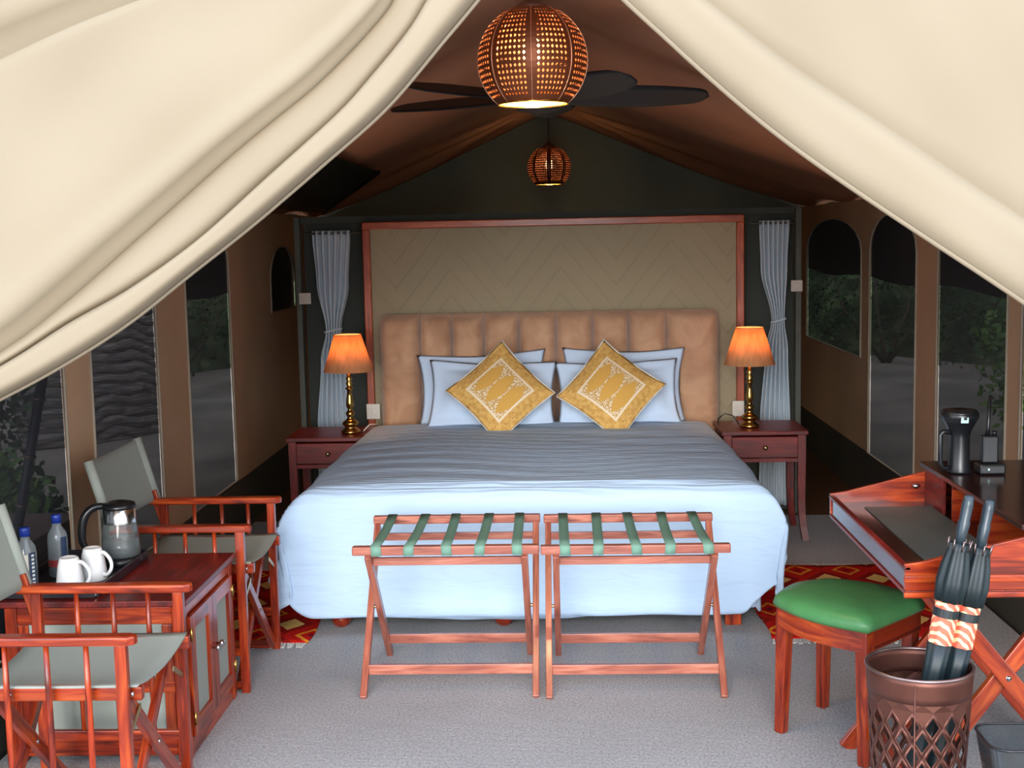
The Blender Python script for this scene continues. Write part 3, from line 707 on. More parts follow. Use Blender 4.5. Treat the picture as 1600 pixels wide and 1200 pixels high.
# ------------------------------------------------------------------ nightstands and table lamps
def nightstand(label, x, y):
    o = thing('nightstand', label, 'nightstand', (x, y, 0)); w, d, h = 0.202, 0.36, 0.56
    MB().box(-w - 0.012, w + 0.012, -0.012, d + 0.01, h - 0.022, h).build('top', 'wood_mahogany', o, bevel=0.004)
    MB().box(-w + 0.03, w - 0.03, 0.006, 0.02, h - 0.16, h - 0.14).build('lower_rail', 'wood_mahogany', o, bevel=0.002)
    for sx_ in (-1, 1):
        MB().box(sx_ * w - 0.01 * (sx_ > 0) - 0.0 * (sx_ < 0), sx_ * w + 0.01 * (sx_ < 0), 0.03, d - 0.03, h - 0.16, h - 0.022).build('side_panel', 'wood_mahogany', o)
        for yy in (0.02, d - 0.02):
            pts = []; mb = MB(); N = 9
            for i in range(N):
                z = lerp(h - 0.022, 0, i / (N - 1)); fl_ = 0.022 * max(0, (0.22 - z) / 0.22) ** 2
                pts.append((sx_ * (w - 0.018) + sx_ * fl_, yy + (-fl_ if yy < 0.1 else fl_) * 0.6, z))
            for i in range(N - 1):
                wd = lerp(0.040, 0.030, i / (N - 1)); mb.bar(pts[i], pts[i + 1], wd, wd, (0, 1, 0))
            mb.build('leg', 'wood_mahogany', o)
    MB().box(-w + 0.03, w - 0.03, d - 0.02, d - 0.01, h - 0.16, h - 0.022).build('back_panel', 'wood_mahogany', o)
    dr = MB().box(-w + 0.038, w - 0.038, -0.004, 0.014, h - 0.136, h - 0.03).build('drawer', 'wood_mahogany', o, bevel=0.004)
    MB().lathe([(0.004, 0), (0.004, 0.012), (0.011, 0.016), (0.012, 0.022), (0.006, 0.028)], (0, -0.004, h - 0.082), 14, rot=Matrix.Rotation(R(90), 3, 'X')).build('knob', 'brass_dull', dr)
    return o
nsr = nightstand('dark red wooden nightstand on curved legs right of the bed', 1.002, 6.34)
place_copy(nsr, (-1.185, 6.34, 0), 0, 'dark red wooden nightstand left of the bed, half hidden by the duvet')

def table_lamp(label, x, y, z):
    o = thing('table_lamp', label, 'table lamp', (x, y, z))
    MB().lathe([(0.046, 0), (0.05, 0.006), (0.048, 0.016), (0.034, 0.024), (0.028, 0.034), (0.04, 0.044), (0.042, 0.056), (0.026, 0.068), (0.014, 0.08), (0.02, 0.09), (0.024, 0.104), (0.014, 0.116), (0.011, 0.124), (0.019, 0.138), (0.02, 0.156), (0.015, 0.19), (0.012, 0.222), (0.02, 0.228), (0.02, 0.234), (0.011, 0.24), (0.018, 0.256), (0.011, 0.27), (0.018, 0.282), (0.008, 0.294), (0.007, 0.34)], seg=24).build('base', 'brass', o)
    MB().lathe([(0.126, 0.322), (0.068, 0.505)], seg=40, cap=(False, False)).build('shade', 'lamp_cloth', o, solid=0.002)
    for r_, zz in ((0.126, 0.322), (0.068, 0.505)):
        MB().tube([(r_ * math.cos(q * PI / 16), r_ * math.sin(q * PI / 16), zz) for q in range(33)], 0.0028, 6).build('shade_trim', 'lamp_cloth', o)
    MB().lathe([(0.008, 0.35), (0.022, 0.38), (0.024, 0.405), (0.012, 0.428)], seg=14).build('bulb', 'bulb_glow_small', o)
    ld = bpy.data.lights.new('lamp_light', 'POINT'); lo = bpy.data.objects.new('lamp_light', ld); COL.objects.link(lo)
    ld.energy = 2.1; ld.color = (1, 0.66, 0.36); ld.shadow_soft_size = 0.03; lo.location = (0, -0.0, 0.44); lo.parent = o
    return o
tl = table_lamp('brass table lamp with lit orange shade on the right nightstand', 0.945, 6.47, 0.561)
place_copy(tl, (-1.09, 6.47, 0.561), 0.4, 'brass table lamp with lit orange shade on the left nightstand')
tag(MB().tube([(0.0, 0, 0), (-0.03, 0.02, 0.045), (-0.07, 0.03, 0.055), (-0.105, 0.02, 0.03), (-0.11, -0.02, 0.004)], 0.003, 6).build('lamp_cable', 'black_plastic', None, loc=(0.90, 6.52, 0.566)), 'thin black cable looping beside the right table lamp', 'cable')
tag(MB().tube([(0.0, 0, 0.0), (0.03, 0.02, 0.03), (0.055, 0.1, 0.02), (0.04, 0.2, 0.03)], 0.003, 6).build('lamp_cable', 'plastic_white', None, loc=(-1.03, 6.5, 0.566)), 'thin pale cable running from the left table lamp to the socket', 'cable')

# ------------------------------------------------------------------ luggage racks
def luggage_rack(label, x, y):
    """x,y: centre of the front feet; front rail carried by the inner frame (whose feet are behind)"""
    o = thing('luggage_rack', label, 'luggage rack', (x, y, 0)); D = 0.47; hz = 0.505; W1 = 0.292; W2 = 0.262
    yb = D - 0.01
    def leg(px, q, p): MB().bar((px, q[0], q[1]), (px, p[0], p[1]), 0.022, 0.032, (0, 1, 0)).build('leg', 'wood_rack', o, bevel=0.002)
    for s_ in (-1, 1):
        leg(s_ * W1, (0.0, 0), (yb, hz - 0.01))      # front foot to rear rail
        leg(s_ * W2, (D, 0), (0.01, hz - 0.01))      # rear foot to front rail
        MB().lathe([(0.006, -0.026), (0.006, 0.026)], (s_ * (W1 + W2) / 2, D / 2, hz / 2), 10, rot=Matrix.Rotation(R(90), 3, 'Y')).build('pivot_bolt', 'brass_dull', o)
    MB().bar((-0.312, 0.0, hz + 0.008), (0.312, 0.0, hz + 0.008), 0.03, 0.03).build('front_rail', 'wood_rack', o, bevel=0.004)
    MB().bar((-0.308, yb + 0.01, hz + 0.008), (0.308, yb + 0.01, hz + 0.008), 0.03, 0.03).build('rear_rail', 'wood_rack', o, bevel=0.004)
    MB().bar((-W2 + 0.01, 0.05, hz - 0.042), (W2 - 0.01, 0.05, hz - 0.042), 0.018, 0.026).build('upper_stretcher', 'wood_rack', o, bevel=0.002)
    MB().bar((-W1 + 0.01, yb - 0.05, hz - 0.042), (W1 - 0.01, yb - 0.05, hz - 0.042), 0.018, 0.026).build('upper_stretcher', 'wood_rack', o, bevel=0.002)
    MB().bar((-W1 + 0.01, 0.075, 0.078), (W1 - 0.01, 0.075, 0.078), 0.018, 0.034).build('lower_stretcher', 'wood_rack', o, bevel=0.002)
    MB().bar((-W2 + 0.01, D - 0.08, 0.086), (W2 - 0.01, D - 0.08, 0.086), 0.018, 0.034).build('lower_stretcher', 'wood_rack', o, bevel=0.002)
    for i, xs in enumerate((-0.235, -0.118, 0.0, 0.118, 0.235)):
        def sf(u, v):
            P = [(-0.0165, hz - 0.008), (-0.0172, hz + 0.018), (-0.013, hz + 0.0245), (0.10, hz + 0.019), (0.24, hz + 0.015), (0.38, hz + 0.019), (yb + 0.022, hz + 0.0245), (yb + 0.0272, hz + 0.018), (yb + 0.0268, hz - 0.008)]
            t = v * (len(P) - 1); a = min(int(t), len(P) - 2); f = t - a
            return (xs + (u - 0.5) * 0.034 + 0.01 * (v - 0.5) * (1 if i % 2 else -1), lerp(P[a][0], P[a + 1][0], f), lerp(P[a][1], P[a + 1][1], f))
        MB().grid(sf, 2, 8).build('strap', 'green_strap', o, solid=0.003)
    return o
lr = luggage_rack('folding wooden luggage rack with green straps, the left one at the bed foot', -0.398, 4.16)
place_copy(lr, (0.231, 4.145, 0), 0, 'folding wooden luggage rack with green straps, the right one at the bed foot')

# ------------------------------------------------------------------ rugs
def rug(label, x0, x1, y0, y1):
    o = thing('kilim_rug', label, 'rug', ((x0 + x1) / 2, (y0 + y1) / 2, 0.0)); a, b = (x1 - x0) / 2, (y1 - y0) / 2
    MB().grid(lambda u, v: (lerp(-a, a, u) + 0.006 * math.sin(v * 14), lerp(-b, b, v), 0.006 + 0.002 * math.sin(u * 9 + v * 12)), 20, 30).build('woven_field', 'kilim', o, solid=0.006)
    mb = MB(); rnd = random.Random(3)
    for s_ in (-1, 1):
        n = int(a * 2 / 0.011)
        for i in range(n):
            xx = lerp(-a, a, (i + 0.5) / n); dx = rnd.uniform(-0.01, 0.01); L = rnd.uniform(0.03, 0.05)
            mb.bar((xx, s_ * b, 0.006), (xx + dx, s_ * (b + L), 0.003), 0.008, 0.004)
    f = mb.build('fringe', 'fringe', o); f['kind'] = 'stuff'
rug('red and yellow patterned kilim rug right of the bed, by the green stool', 0.78, 1.55, 4.75, 5.83)
rug('red and yellow patterned kilim rug left of the bed, behind the far folding chair', -1.66, -1.0, 4.75, 5.83)

# ------------------------------------------------------------------ director chairs (front faces +x)
def director_chair(label, x, y):
    """x: front of the arms, y: near side"""
    o = thing('folding_armchair', label, 'chair', (x, y, 0)); Wd = 0.475; AZ = 0.578; SZ = 0.43
    for k_, yy in enumerate((0.0, Wd)):
        MB().prism([(-0.50, yy - 0.022), (-0.02, yy - 0.022), (-0.004, yy - 0.012), (0, yy), (-0.004, yy + 0.012), (-0.02, yy + 0.022), (-0.50, yy + 0.022), (-0.512, yy)], AZ - 0.012, AZ + 0.012, 'xy').build('armrest', 'wood_red', o, bevel=0.006)
        MB().bar((-0.042, yy, 0.0), (-0.042, yy, AZ - 0.012), 0.03, 0.024, (0, 1, 0)).build('front_post', 'wood_red', o, bevel=0.003)
        MB().bar((-0.45, yy, 0.0), (-0.45, yy, AZ - 0.012), 0.03, 0.024, (0, 1, 0)).build('rear_post', 'wood_red', o, bevel=0.003)
        for xs in (-0.13, -0.23, -0.335):
            MB().tube([(xs, yy, 0.15), (xs, yy, 0.3), (xs, yy, 0.45), (xs, yy, AZ - 0.01)], [0.0065, 0.0085, 0.008, 0.0065], 10).build('spindle', 'wood_red', o)
        MB().bar((-0.45, yy, 0.145), (-0.042, yy, 0.145), 0.018, 0.03).build('lower_rail', 'wood_red', o, bevel=0.003)
        yi = yy + (0.036 if k_ == 0 else -0.036)
        sr = MB().bar((-0.46, yi, SZ), (-0.005, yi, SZ), 0.024, 0.036).build('seat_rail', 'wood_red', o, bevel=0.004)
        for xs in (-0.34, -0.03):
            MB().lathe([(0.007, 0), (0.006, 0.004), (0.002, 0.006)], (xs, yi - 0.012 if k_ == 0 else yi + 0.012, SZ), 12, rot=Matrix.Rotation(R(90 if k_ == 0 else -90), 3, 'X')).build('bolt', 'chrome', sr)
        # leaning back post
        MB().bar((-0.454, yy, 0.50), (-0.489, yy, 0.62), 0.026, 0.02, (0, 1, 0)).build('back_post', 'wood_red', o, bevel=0.003)
    MB().grid(lambda u, v: (lerp(-0.45, -0.015, u), lerp(0.02, Wd - 0.02, v), SZ + 0.021 - 0.022 * math.sin(PI * v) - 0.002 * math.sin(PI * u)), 10, 16).build('seat_sling', 'seat_canvas', o, solid=0.004)
    def bk(u, v):
        z = lerp(0.58, 0.815, v); y = lerp(-0.02, Wd + 0.02, u)
        return (-0.458 - 0.28 * (z - 0.5) - 0.02 * math.sin(PI * u), y, z - 0.012 * math.sin(PI * u) * v)
    MB().grid(bk, 16, 8).build('back_sling', 'seat_canvas', o, solid=0.008)
    for yy in (-0.012, Wd + 0.012):
        MB().tube([(-0.456 - 0.28 * (z - 0.5), yy, z) for z in (0.577, 0.70, 0.818)], 0.017, 10).build('back_sleeve', 'seat_canvas', o)
    for xs in (-0.07, -0.40):
        a, b = 0.036, Wd - 0.036
        MB().bar((xs, a, 0.03), (xs, b, SZ - 0.015), 0.02, 0.034, (0, 0, 1)).build('cross_leg', 'wood_red', o, bevel=0.003)
        MB().bar((xs + 0.021, b, 0.03), (xs + 0.021, a, SZ - 0.015), 0.02, 0.034, (0, 0, 1)).build('cross_leg', 'wood_red', o, bevel=0.003)
        MB().lathe([(0.006, -0.012), (0.006, 0.034)], (xs, Wd / 2, (SZ + 0.015) / 2), 10, rot=Matrix.Rotation(R(90), 3, 'Y')).build('pivot_bolt', 'chrome', o)
    for (ya, yb_) in ((0.014, 0.10), (Wd - 0.014, Wd - 0.10)):
        MB().bar((-0.036, ya, 0.325), (-0.036, yb_, 0.375), 0.004, 0.014, (0, 0, 1)).build('metal_brace', 'brass_dull', o, bevel=0.001)
    for yy in (0.0, Wd):
        MB().bar((-0.06, yy + (0.014 if yy == 0 else -0.014), 0.022), (-0.40, yy + (0.02 if yy == 0 else -0.02), 0.022), 0.02, 0.03).build('foot_rail', 'wood_red', o, bevel=0.003)
    return o
ch = director_chair('red wooden folding armchair with grey-green canvas, nearest the camera at left', -1.055, 3.02)
place_copy(ch, (-1.065, 4.235, 0), 0, 'red wooden folding armchair with grey-green canvas beyond the cabinet, beside the bed')

# ------------------------------------------------------------------ cabinet (doors face +x)
cab = thing('cabinet', 'low red wooden cabinet with grey-green panelled doors between the two folding armchairs', 'cabinet', (-1.38, 3.64, 0))
CW = 0.25; CD = 0.56; CH = 0.50
MB().box(-0.31, CW + 0.012, -0.012, CD + 0.01, CH - 0.02, CH).build('top', 'wood_desk_top' if False else 'wood_mahogany', cab, bevel=0.004)
for (xx, yy) in ((CW - 0.018, 0.018), (CW - 0.018, CD - 0.018), (-0.27, 0.018), (-0.27, CD - 0.018)):
    MB().box(xx - 0.018, xx + 0.018, yy - 0.018, yy + 0.018, 0, CH - 0.02).build('corner_post', 'wood_red', cab, bevel=0.003)
for yy, nm in ((0.012, 'near'), (CD - 0.012, 'far')):
    for z0, z1 in ((CH - 0.075, CH - 0.021), (0.215, 0.25), (0.02, 0.075)):
        MB().box(-0.252, CW - 0.036, yy - 0.011, yy + 0.011, z0, z1).build('side_rail', 'wood_red', cab, bevel=0.004)
    MB().box(-0.252, CW - 0.036, yy - 0.004, yy + 0.004, 0.07, CH - 0.07).build('side_panel', 'seat_canvas', cab)
    for xx in (-0.235, CW - 0.053):
        MB().box(xx - 0.016, xx + 0.016, yy - 0.010, yy + 0.010, 0.076, CH - 0.076).build('side_stile', 'wood_red', cab, bevel=0.003)
MB().box(-0.28, -0.27, 0.036, CD - 0.036, 0.04, CH - 0.021).build('back_panel', 'wood_mahogany', cab)
MB().box(-0.27, CW - 0.03, 0.025, CD - 0.025, 0.045, 0.06).build('bottom_board', 'wood_mahogany', cab)
MB().box(CW - 0.026, CW - 0.004, 0.037, CD - 0.037, CH - 0.062, CH - 0.021).build('front_rail', 'wood_red', cab, bevel=0.003)
MB().box(CW - 0.026, CW - 0.004, 0.037, CD - 0.037, 0.0, 0.06).build('front_rail', 'wood_red', cab, bevel=0.003)
for i, (a, b) in enumerate(((0.039, CD / 2 - 0.002), (CD / 2 + 0.002, CD - 0.039))):
    z0, z1 = 0.064, CH - 0.066
    d = MB(); x0, x1 = CW - 0.012, CW + 0.008; s_ = 0.045
    d.box(x0, x1, a, a + s_, z0, z1); d.box(x0, x1, b - s_, b, z0, z1); d.box(x0, x1, a + s_, b - s_, z1 - s_, z1); d.box(x0, x1, a + s_, b - s_, z0, z0 + s_)
    door = d.build('door', 'wood_red', cab)
    MB().box(x0 + 0.004, x0 + 0.009, a + s_ - 0.003, b - s_ + 0.003, z0 + s_ - 0.003, z1 - s_ + 0.003).build('door_panel', 'seat_canvas', door)
    ky = b - 0.02 if i == 0 else a + 0.02
    MB().lathe([(0.004, 0), (0.004, 0.01), (0.011, 0.014), (0.012, 0.021), (0.006, 0.027)], (x1, ky, 0.27), 14, rot=Matrix.Rotation(R(90), 3, 'Y')).build('knob', 'chrome', door)
    hy = a + 0.002 if i == 0 else b - 0.002
    for zz in (0.12, 0.38):
        MB().tube([(x1 + 0.001, hy, zz - 0.02), (x1 + 0.001, hy, zz + 0.02)], 0.005, 8).build('hinge', 'brass', door)

CZ = 0.501
tray = thing('tray', 'black tray with raised edges holding the mugs, kettle and bottles', 'tray', (-1.535, 3.90, CZ))
tw, tl_, th = 0.135, 0.235, 0.022
MB().box(-tw, tw, -tl_, tl_, 0, 0.005).build('tray_base', 'tray_black', tray)
for p, q, r_ in (((-tw, -tl_), (tw, -tl_), (0, -1)), ((tw, -tl_), (tw, tl_), (1, 0)), ((tw, tl_), (-tw, tl_), (0, 1)), ((-tw, tl_), (-tw, -tl_), (-1, 0))):
    MB().bar((p[0], p[1], 0.003), (p[0], p[1], 0.003 + 0.0001), 0.001, 0.001) if False else None
    MB().bar((p[0] + r_[0] * 0.006, p[1] + r_[1] * 0.006, 0.016), (q[0] + r_[0] * 0.006, q[1] + r_[1] * 0.006, 0.016), 0.006, 0.03).build('tray_side', 'tray_black', tray, bevel=0.002)
TZ_ = CZ + 0.0055
# kettle
kt = thing('kettle', 'glass electric kettle with steel collar, black lid and black handle on the tray', 'kettle', (-1.455, 4.06, TZ_))
MB().lathe([(0.064, 0), (0.068, 0.006), (0.066, 0.02), (0.058, 0.026)], seg=32).build('power_base', 'black_plastic', kt)
MB().lathe([(0.060, 0.027), (0.062, 0.033), (0.0595, 0.09), (0.052, 0.138)], seg=32, cap=(True, False)).build('glass_jug', 'clear_glass', kt)
MB().lathe([(0.058, 0.030), (0.0585, 0.085)], seg=32).build('water_fill', 'water', kt)
MB().lathe([(0.0535, 0.136), (0.052, 0.182), (0.050, 0.184)], seg=32, cap=(False, False)).build('steel_collar', 'chrome', kt)
MB().lathe([(0.052, 0.183), (0.056, 0.188), (0.050, 0.200), (0.03, 0.206), (0.006, 0.208)], seg=32).build('lid', 'black_plastic', kt)
hp = [(-0.045, -0.01, 0.192), (-0.075, -0.02, 0.190), (-0.100, -0.03, 0.168), (-0.112, -0.034, 0.13), (-0.114, -0.036, 0.085), (-0.106, -0.033, 0.06)]
mb = MB(); HP = [curve(hp, i / 20) for i in range(21)]; mb.tube(HP, [0.010 + 0.004 * math.sin(PI * i / 20) for i in range(21)], 12); mb.build('handle', 'black_plastic', kt)
# mugs upside down
def mug(label, x, y, rz):
    o = thing('mug', label, 'mug', (x, y, TZ_), rz)
    MB().lathe([(0.041, 0), (0.0425, 0.002), (0.040, 0.03), (0.034, 0.075), (0.028, 0.098), (0.024, 0.101), (0.021, 0.098), (0.004, 0.097)], seg=32, cap=(False, True)).build('cup', 'ceramic_white', o)
    pts = [curve([(0.027, 0, 0.085), (0.045, 0, 0.088), (0.068, 0, 0.066), (0.070, 0, 0.04), (0.052, 0, 0.018), (0.036, 0, 0.022)], i / 16) for i in range(17)]
    MB().tube(pts, 0.0055, 10).build('handle', 'ceramic_white', o)
    return o
m1 = mug('white mug standing upside down on the tray, the nearer of two', -1.503, 3.74, -0.25)
place_copy(m1, (-1.475, 3.86, TZ_), -0.35, 'white mug standing upside down behind the nearer mug, by the kettle')
# bottles
def bottle(label, x, y, vert):
    o = thing('water_bottle', label, 'bottle', (x, y, TZ_))
    MB().lathe([(0.026, 0), (0.031, 0.005), (0.031, 0.12), (0.028, 0.14), (0.014, 0.162), (0.0125, 0.18)], seg=24).build('body', 'bottle_glass', o)
    MB().lathe([(0.0155, 0.172), (0.0155, 0.196), (0.014, 0.199)], seg=18).build('cap', 'blue_cap', o)
    if vert:
        MB().grid(lambda u, v: (0.0316 * math.cos(lerp(-0.9, -0.2, u)), 0.0316 * math.sin(lerp(-0.9, -0.2, u)), lerp(0.01, 0.125, v)), 6, 2).build('label_strip', 'label_dark', o)
        for i in range(9):
            MB().grid(lambda u, v: (0.0320 * math.cos(lerp(-0.7, -0.4, u)), 0.0320 * math.sin(lerp(-0.7, -0.4, u)), lerp(0.016, 0.023, v) + i * 0.012), 3, 1).build('label_letter', 'label_pale', o)
        MB().grid(lambda u, v: (0.0315 * math.cos(lerp(-2.6, -1.0, u)), 0.0315 * math.sin(lerp(-2.6, -1.0, u)), lerp(0.02, 0.12, v)), 8, 2).build('label_print', 'socket_grey', o)
    else:
        MB().lathe([(0.0315, 0.036), (0.0315, 0.058)], seg=24, cap=(False, False)).build('label_band', 'label_red', o)
        MB().grid(lambda u, v: (0.0318 * math.cos(lerp(-0.9, -0.2, u)), 0.0318 * math.sin(lerp(-0.9, -0.2, u)), lerp(0.06, 0.13, v)), 6, 2).build('label_strip', 'label_dark', o)
        MB().grid(lambda u, v: (0.0322 * math.cos(lerp(-1.2, -0.6, u)), 0.0322 * math.sin(lerp(-1.2, -0.6, u)), lerp(0.04, 0.052, v)), 4, 1).build('label_print', 'label_pale', o)
bottle('clear water bottle with blue cap at the tray corner, leftmost of two', -1.625, 3.72, True)
bottle('clear water bottle with blue cap between the mugs and the leftmost bottle', -1.60, 3.90, False)
tag(MB().lathe([(0.012, 0), (0.013, 0.004), (0.013, 0.014), (0.006, 0.02)], seg=16).build('salt_pot', 'label_pale', None, loc=(-1.575, 3.652, CZ)), 'tiny pale round pot at the near edge of the cabinet top', 'pot')

# ------------------------------------------------------------------ stool
st = thing('stool', 'mahogany stool with bow-fronted green padded seat by the desk', 'stool', (0.845, 3.76, 0))
A, B_, C_, D_ = Vector((-0.185, 0.09)), Vector((-0.015, 0.30)), Vector((0.01, -0.172)), Vector((0.20, 0.03))   # left, back, front, right feet
SH = 0.385
def seat_outline(g=0.0, n=10):
    a, b, c, d_ = A + Vector((-0.02, 0.0)), B_ + Vector((-0.0, -0.04)), C_ + Vector((0.0, -0.022)), D_ + Vector((0.03, 0.005))
    P = []
    def bow(p, q, amt):
        n_ = (q - p).orthogonal().normalized(); mid = (p + q) / 2
        if (n_.dot(mid - Vector((0, 0.05)))) < 0: n_ = -n_
        return [p.lerp(q, i / n) + n_ * amt * math.sin(PI * i / n) for i in range(n)]
    P += bow(a, c, 0.035); P += bow(c, d_, 0.002); P += bow(d_, b, 0.045); P += bow(b, a, 0.04)
    ctr = sum(P, Vector((0, 0))) / len(P)
    return [ctr + (p - ctr) * (1 + g) for p in P], ctr
O0, ctr = seat_outline()
mb = MB(); rings = [(1.0, 0.0), (1.03, 0.012), (1.0, 0.032), (0.9, 0.046), (0.65, 0.055), (0.3, 0.058)]
N = len(O0); P = []; 
for s_, z in rings: P += [Vector((ctr.x + (p.x - ctr.x) * s_, ctr.y + (p.y - ctr.y) * s_, SH + 0.016 + z)) for p in O0]
P.append(Vector((ctr.x, ctr.y, SH + 0.075)))
F = [(k_ * N + i, k_ * N + (i + 1) % N, (k_ + 1) * N + (i + 1) % N, (k_ + 1) * N + i) for k_ in range(5) for i in range(N)] + [(5 * N + i, 5 * N + (i + 1) % N, 6 * N) for i in range(N)] + [tuple(range(N - 1, -1, -1))]
mb._put(P, F, [p.copy() for p in P], True); mb.build('seat_pad', 'green_vinyl', st)
mb = MB(); P = []
for s_, z in ((0.97, SH + 0.016), (0.97, SH - 0.045), (0.88, SH - 0.045), (0.88, SH + 0.016)):
    P += [Vector((ctr.x + (p.x - ctr.x) * s_, ctr.y + (p.y - ctr.y) * s_, z)) for p in O0]
F = [(k_ * N + i, k_ * N + (i + 1) % N, ((k_ + 1) % 4) * N + (i + 1) % N, ((k_ + 1) % 4) * N + i) for k_ in range(4) for i in range(N)]
mb._put(P, F, [Vector((p.z, 0, p.x - p.y)) for p in P]); mb.build('apron', 'wood_red', st, smooth=False)
for p in (A, B_, C_, D_):
    tp = p + (ctr - p) * 0.06
    mb = MB(); mb.bar((p.x, p.y, 0), (tp.x, tp.y, SH + 0.01), 0.032, 0.032, (1, 0.9, 0), 1.32); mb.build('leg', 'wood_red', st, bevel=0.005)

# ------------------------------------------------------------------ desk
dk = thing('writing_desk', 'dark red campaign writing desk on crossed legs at the right', 'desk', (1.12, 3.45, 0))
ox, oy = 1.12, 3.45
x0, x1, y0, y1 = 0.808 - ox, 1.44 - ox, 3.01 - oy, 3.87 - oy; xs_ = 1.09 - ox
MB().box(x0, x1, y0, y1, 0.672, 0.684).build('bottom_board', 'wood_mahogany', dk, bevel=0.003)
MB().box(x0 + 0.012, x1, y0 + 0.012, y1 - 0.012, 0.705, 0.722).build('writing_surface', 'wood_desk_top', dk)
MB().box(xs_ - 0.20, xs_ - 0.004, y0 + 0.12, y1 - 0.10, 0.7225, 0.725).build('leather_pad', 'leather_pad', dk)
fr = MB().box(x0 + 0.004, x0 + 0.016, y0 + 0.016, y1 - 0.016, 0.684, 0.733).build('front_apron', 'desk_edge' if False else 'wood_desk_top', dk, bevel=0.002)
MB().box(x0 - 0.002, x0 + 0.014, y0, y1, 0.733, 0.742).build('front_lip', 'wood_mahogany', dk, bevel=0.002)
for yy, nm in ((y0, 0), (y1 - 0.014, 1)):
    MB().prism([(x0, 0.684), (x1, 0.684), (x1, 0.828), (xs_, 0.812), (x0 + 0.05, 0.755), (x0, 0.748)], yy, yy + 0.014, 'xz').build('side_board', 'wood_red', dk, bevel=0.002)
    if nm == 0:
        MB().box(x0 - 0.004, x1, yy - 0.008, yy + 0.0, 0.705, 0.722).build('moulding', 'wood_red', dk, bevel=0.003)
        MB().box(x0 - 0.004, x1, yy - 0.012, yy + 0.0, 0.668, 0.682).build('moulding', 'wood_red', dk, bevel=0.003)
MB().lathe([(0.004, -0.012), (0.009, 0.0), (0.004, 0.012)], (xs_ - 0.03, y1 - 0.03, 0.772), 12, rot=Matrix.Rotation(R(90), 3, 'Y')).build('lid_stop', 'chrome', dk)
MB().box(xs_ - 0.012, x1 + 0.005, y0 - 0.004, y1 + 0.004, 0.828, 0.842).build('top_shelf', 'wood_desk_top', dk, bevel=0.003)
MB().box(x1 - 0.015, x1, y0 + 0.015, y1 - 0.015, 0.684, 0.827).build('back_board', 'wood_mahogany', dk)
for yy in (y0 + 0.29, y0 + 0.57): MB().box(xs_, x1 - 0.016, yy, yy + 0.008, 0.7225, 0.827).build('divider', 'wood_red', dk)
MB().box(xs_, xs_ + 0.008, y1 - 0.20, y1 - 0.015, 0.7225, 0.827).build('drawer_front', 'wood_mahogany', dk)
for yy in (3.22 - oy, 3.70 - oy):
    MB().bar((1.45 - ox, yy, 0), (0.90 - ox, yy, 0.671), 0.022, 0.045, (0, 1, 0) if False else (0, 0, 1)).build('cross_leg', 'wood_red', dk, bevel=0.003)
    MB().bar((0.83 - ox, yy + 0.024, 0), (1.33 - ox, yy + 0.024, 0.671), 0.022, 0.045, (0, 0, 1)).build('cross_leg', 'wood_red', dk, bevel=0.003)
    MB().lathe([(0.007, -0.014), (0.007, 0.04)], (1.127 - ox, yy, 0.395), 12, rot=Matrix.Rotation(R(-90), 3, 'X')).build('pivot_bolt', 'chrome', dk)
MB().bar((0.90 - ox, 3.22 - oy, 0.09), (0.90 - ox, 3.72 - oy, 0.09), 0.02, 0.035).build('stretcher', 'wood_red', dk, bevel=0.003)

# torch on the shelf
SZ_ = 0.8425
tc_ = thing('lantern_torch', 'black upright lantern torch with side handle on the desk shelf', 'torch', (1.135, 3.675, SZ_))
MB().lathe([(0.032, 0), (0.034, 0.006), (0.030, 0.02), (0.029, 0.105), (0.032, 0.12), (0.044, 0.145), (0.050, 0.155), (0.051, 0.176), (0.047, 0.182)], seg=28).build('body', 'black_plastic', tc_)
MB().lathe([(0.0515, 0.158), (0.053, 0.160), (0.053, 0.172), (0.0515, 0.174)], seg=28, cap=(False, False)).build('rim', 'black_plastic', tc_)
MB().box(-0.012, 0.010, -0.0525, -0.046, 0.150, 0.168).build('switch_window', 'bright_lens', tc_, bevel=0.002)
MB().tube([(-0.026, -0.01, 0.118), (-0.052, -0.014, 0.122), (-0.058, -0.015, 0.112), (-0.058, -0.015, 0.03), (-0.05, -0.014, 0.016), (-0.03, -0.01, 0.016)], 0.007, 10).build('handle', 'black_plastic', tc_)
# radio in its charger
rd = thing('walkie_talkie', 'black two-way radio with long antenna standing in its charger on the desk shelf', 'radio', (1.215, 3.66, SZ_))
MB().prism([(-0.034, -0.03), (0.04, -0.03), (0.04, 0.03), (-0.034, 0.03)], 0, 0.03, 'xy').build('charger', 'black_plastic', rd, bevel=0.006)
MB().box(-0.023, 0.023, -0.014, 0.016, 0.0305, 0.11).build('body', 'black_plastic', rd, bevel=0.005)
MB().tube([(-0.006, 0, 0.11), (-0.004, 0, 0.135), (0.0, 0, 0.225)], [0.007, 0.0055, 0.004], 10).build('antenna', 'black_plastic', rd)
MB().lathe([(0.006, 0.11), (0.006, 0.122)], (0.014, 0, 0), 12).build('volume_knob', 'black_plastic', rd)
MB().lathe([(0.004, 0.0), (0.003, 0.003)], (-0.01, -0.031, 0.016), 10, rot=Matrix.Rotation(R(90), 3, 'X')).build('charge_light', 'bright_lens', rd)

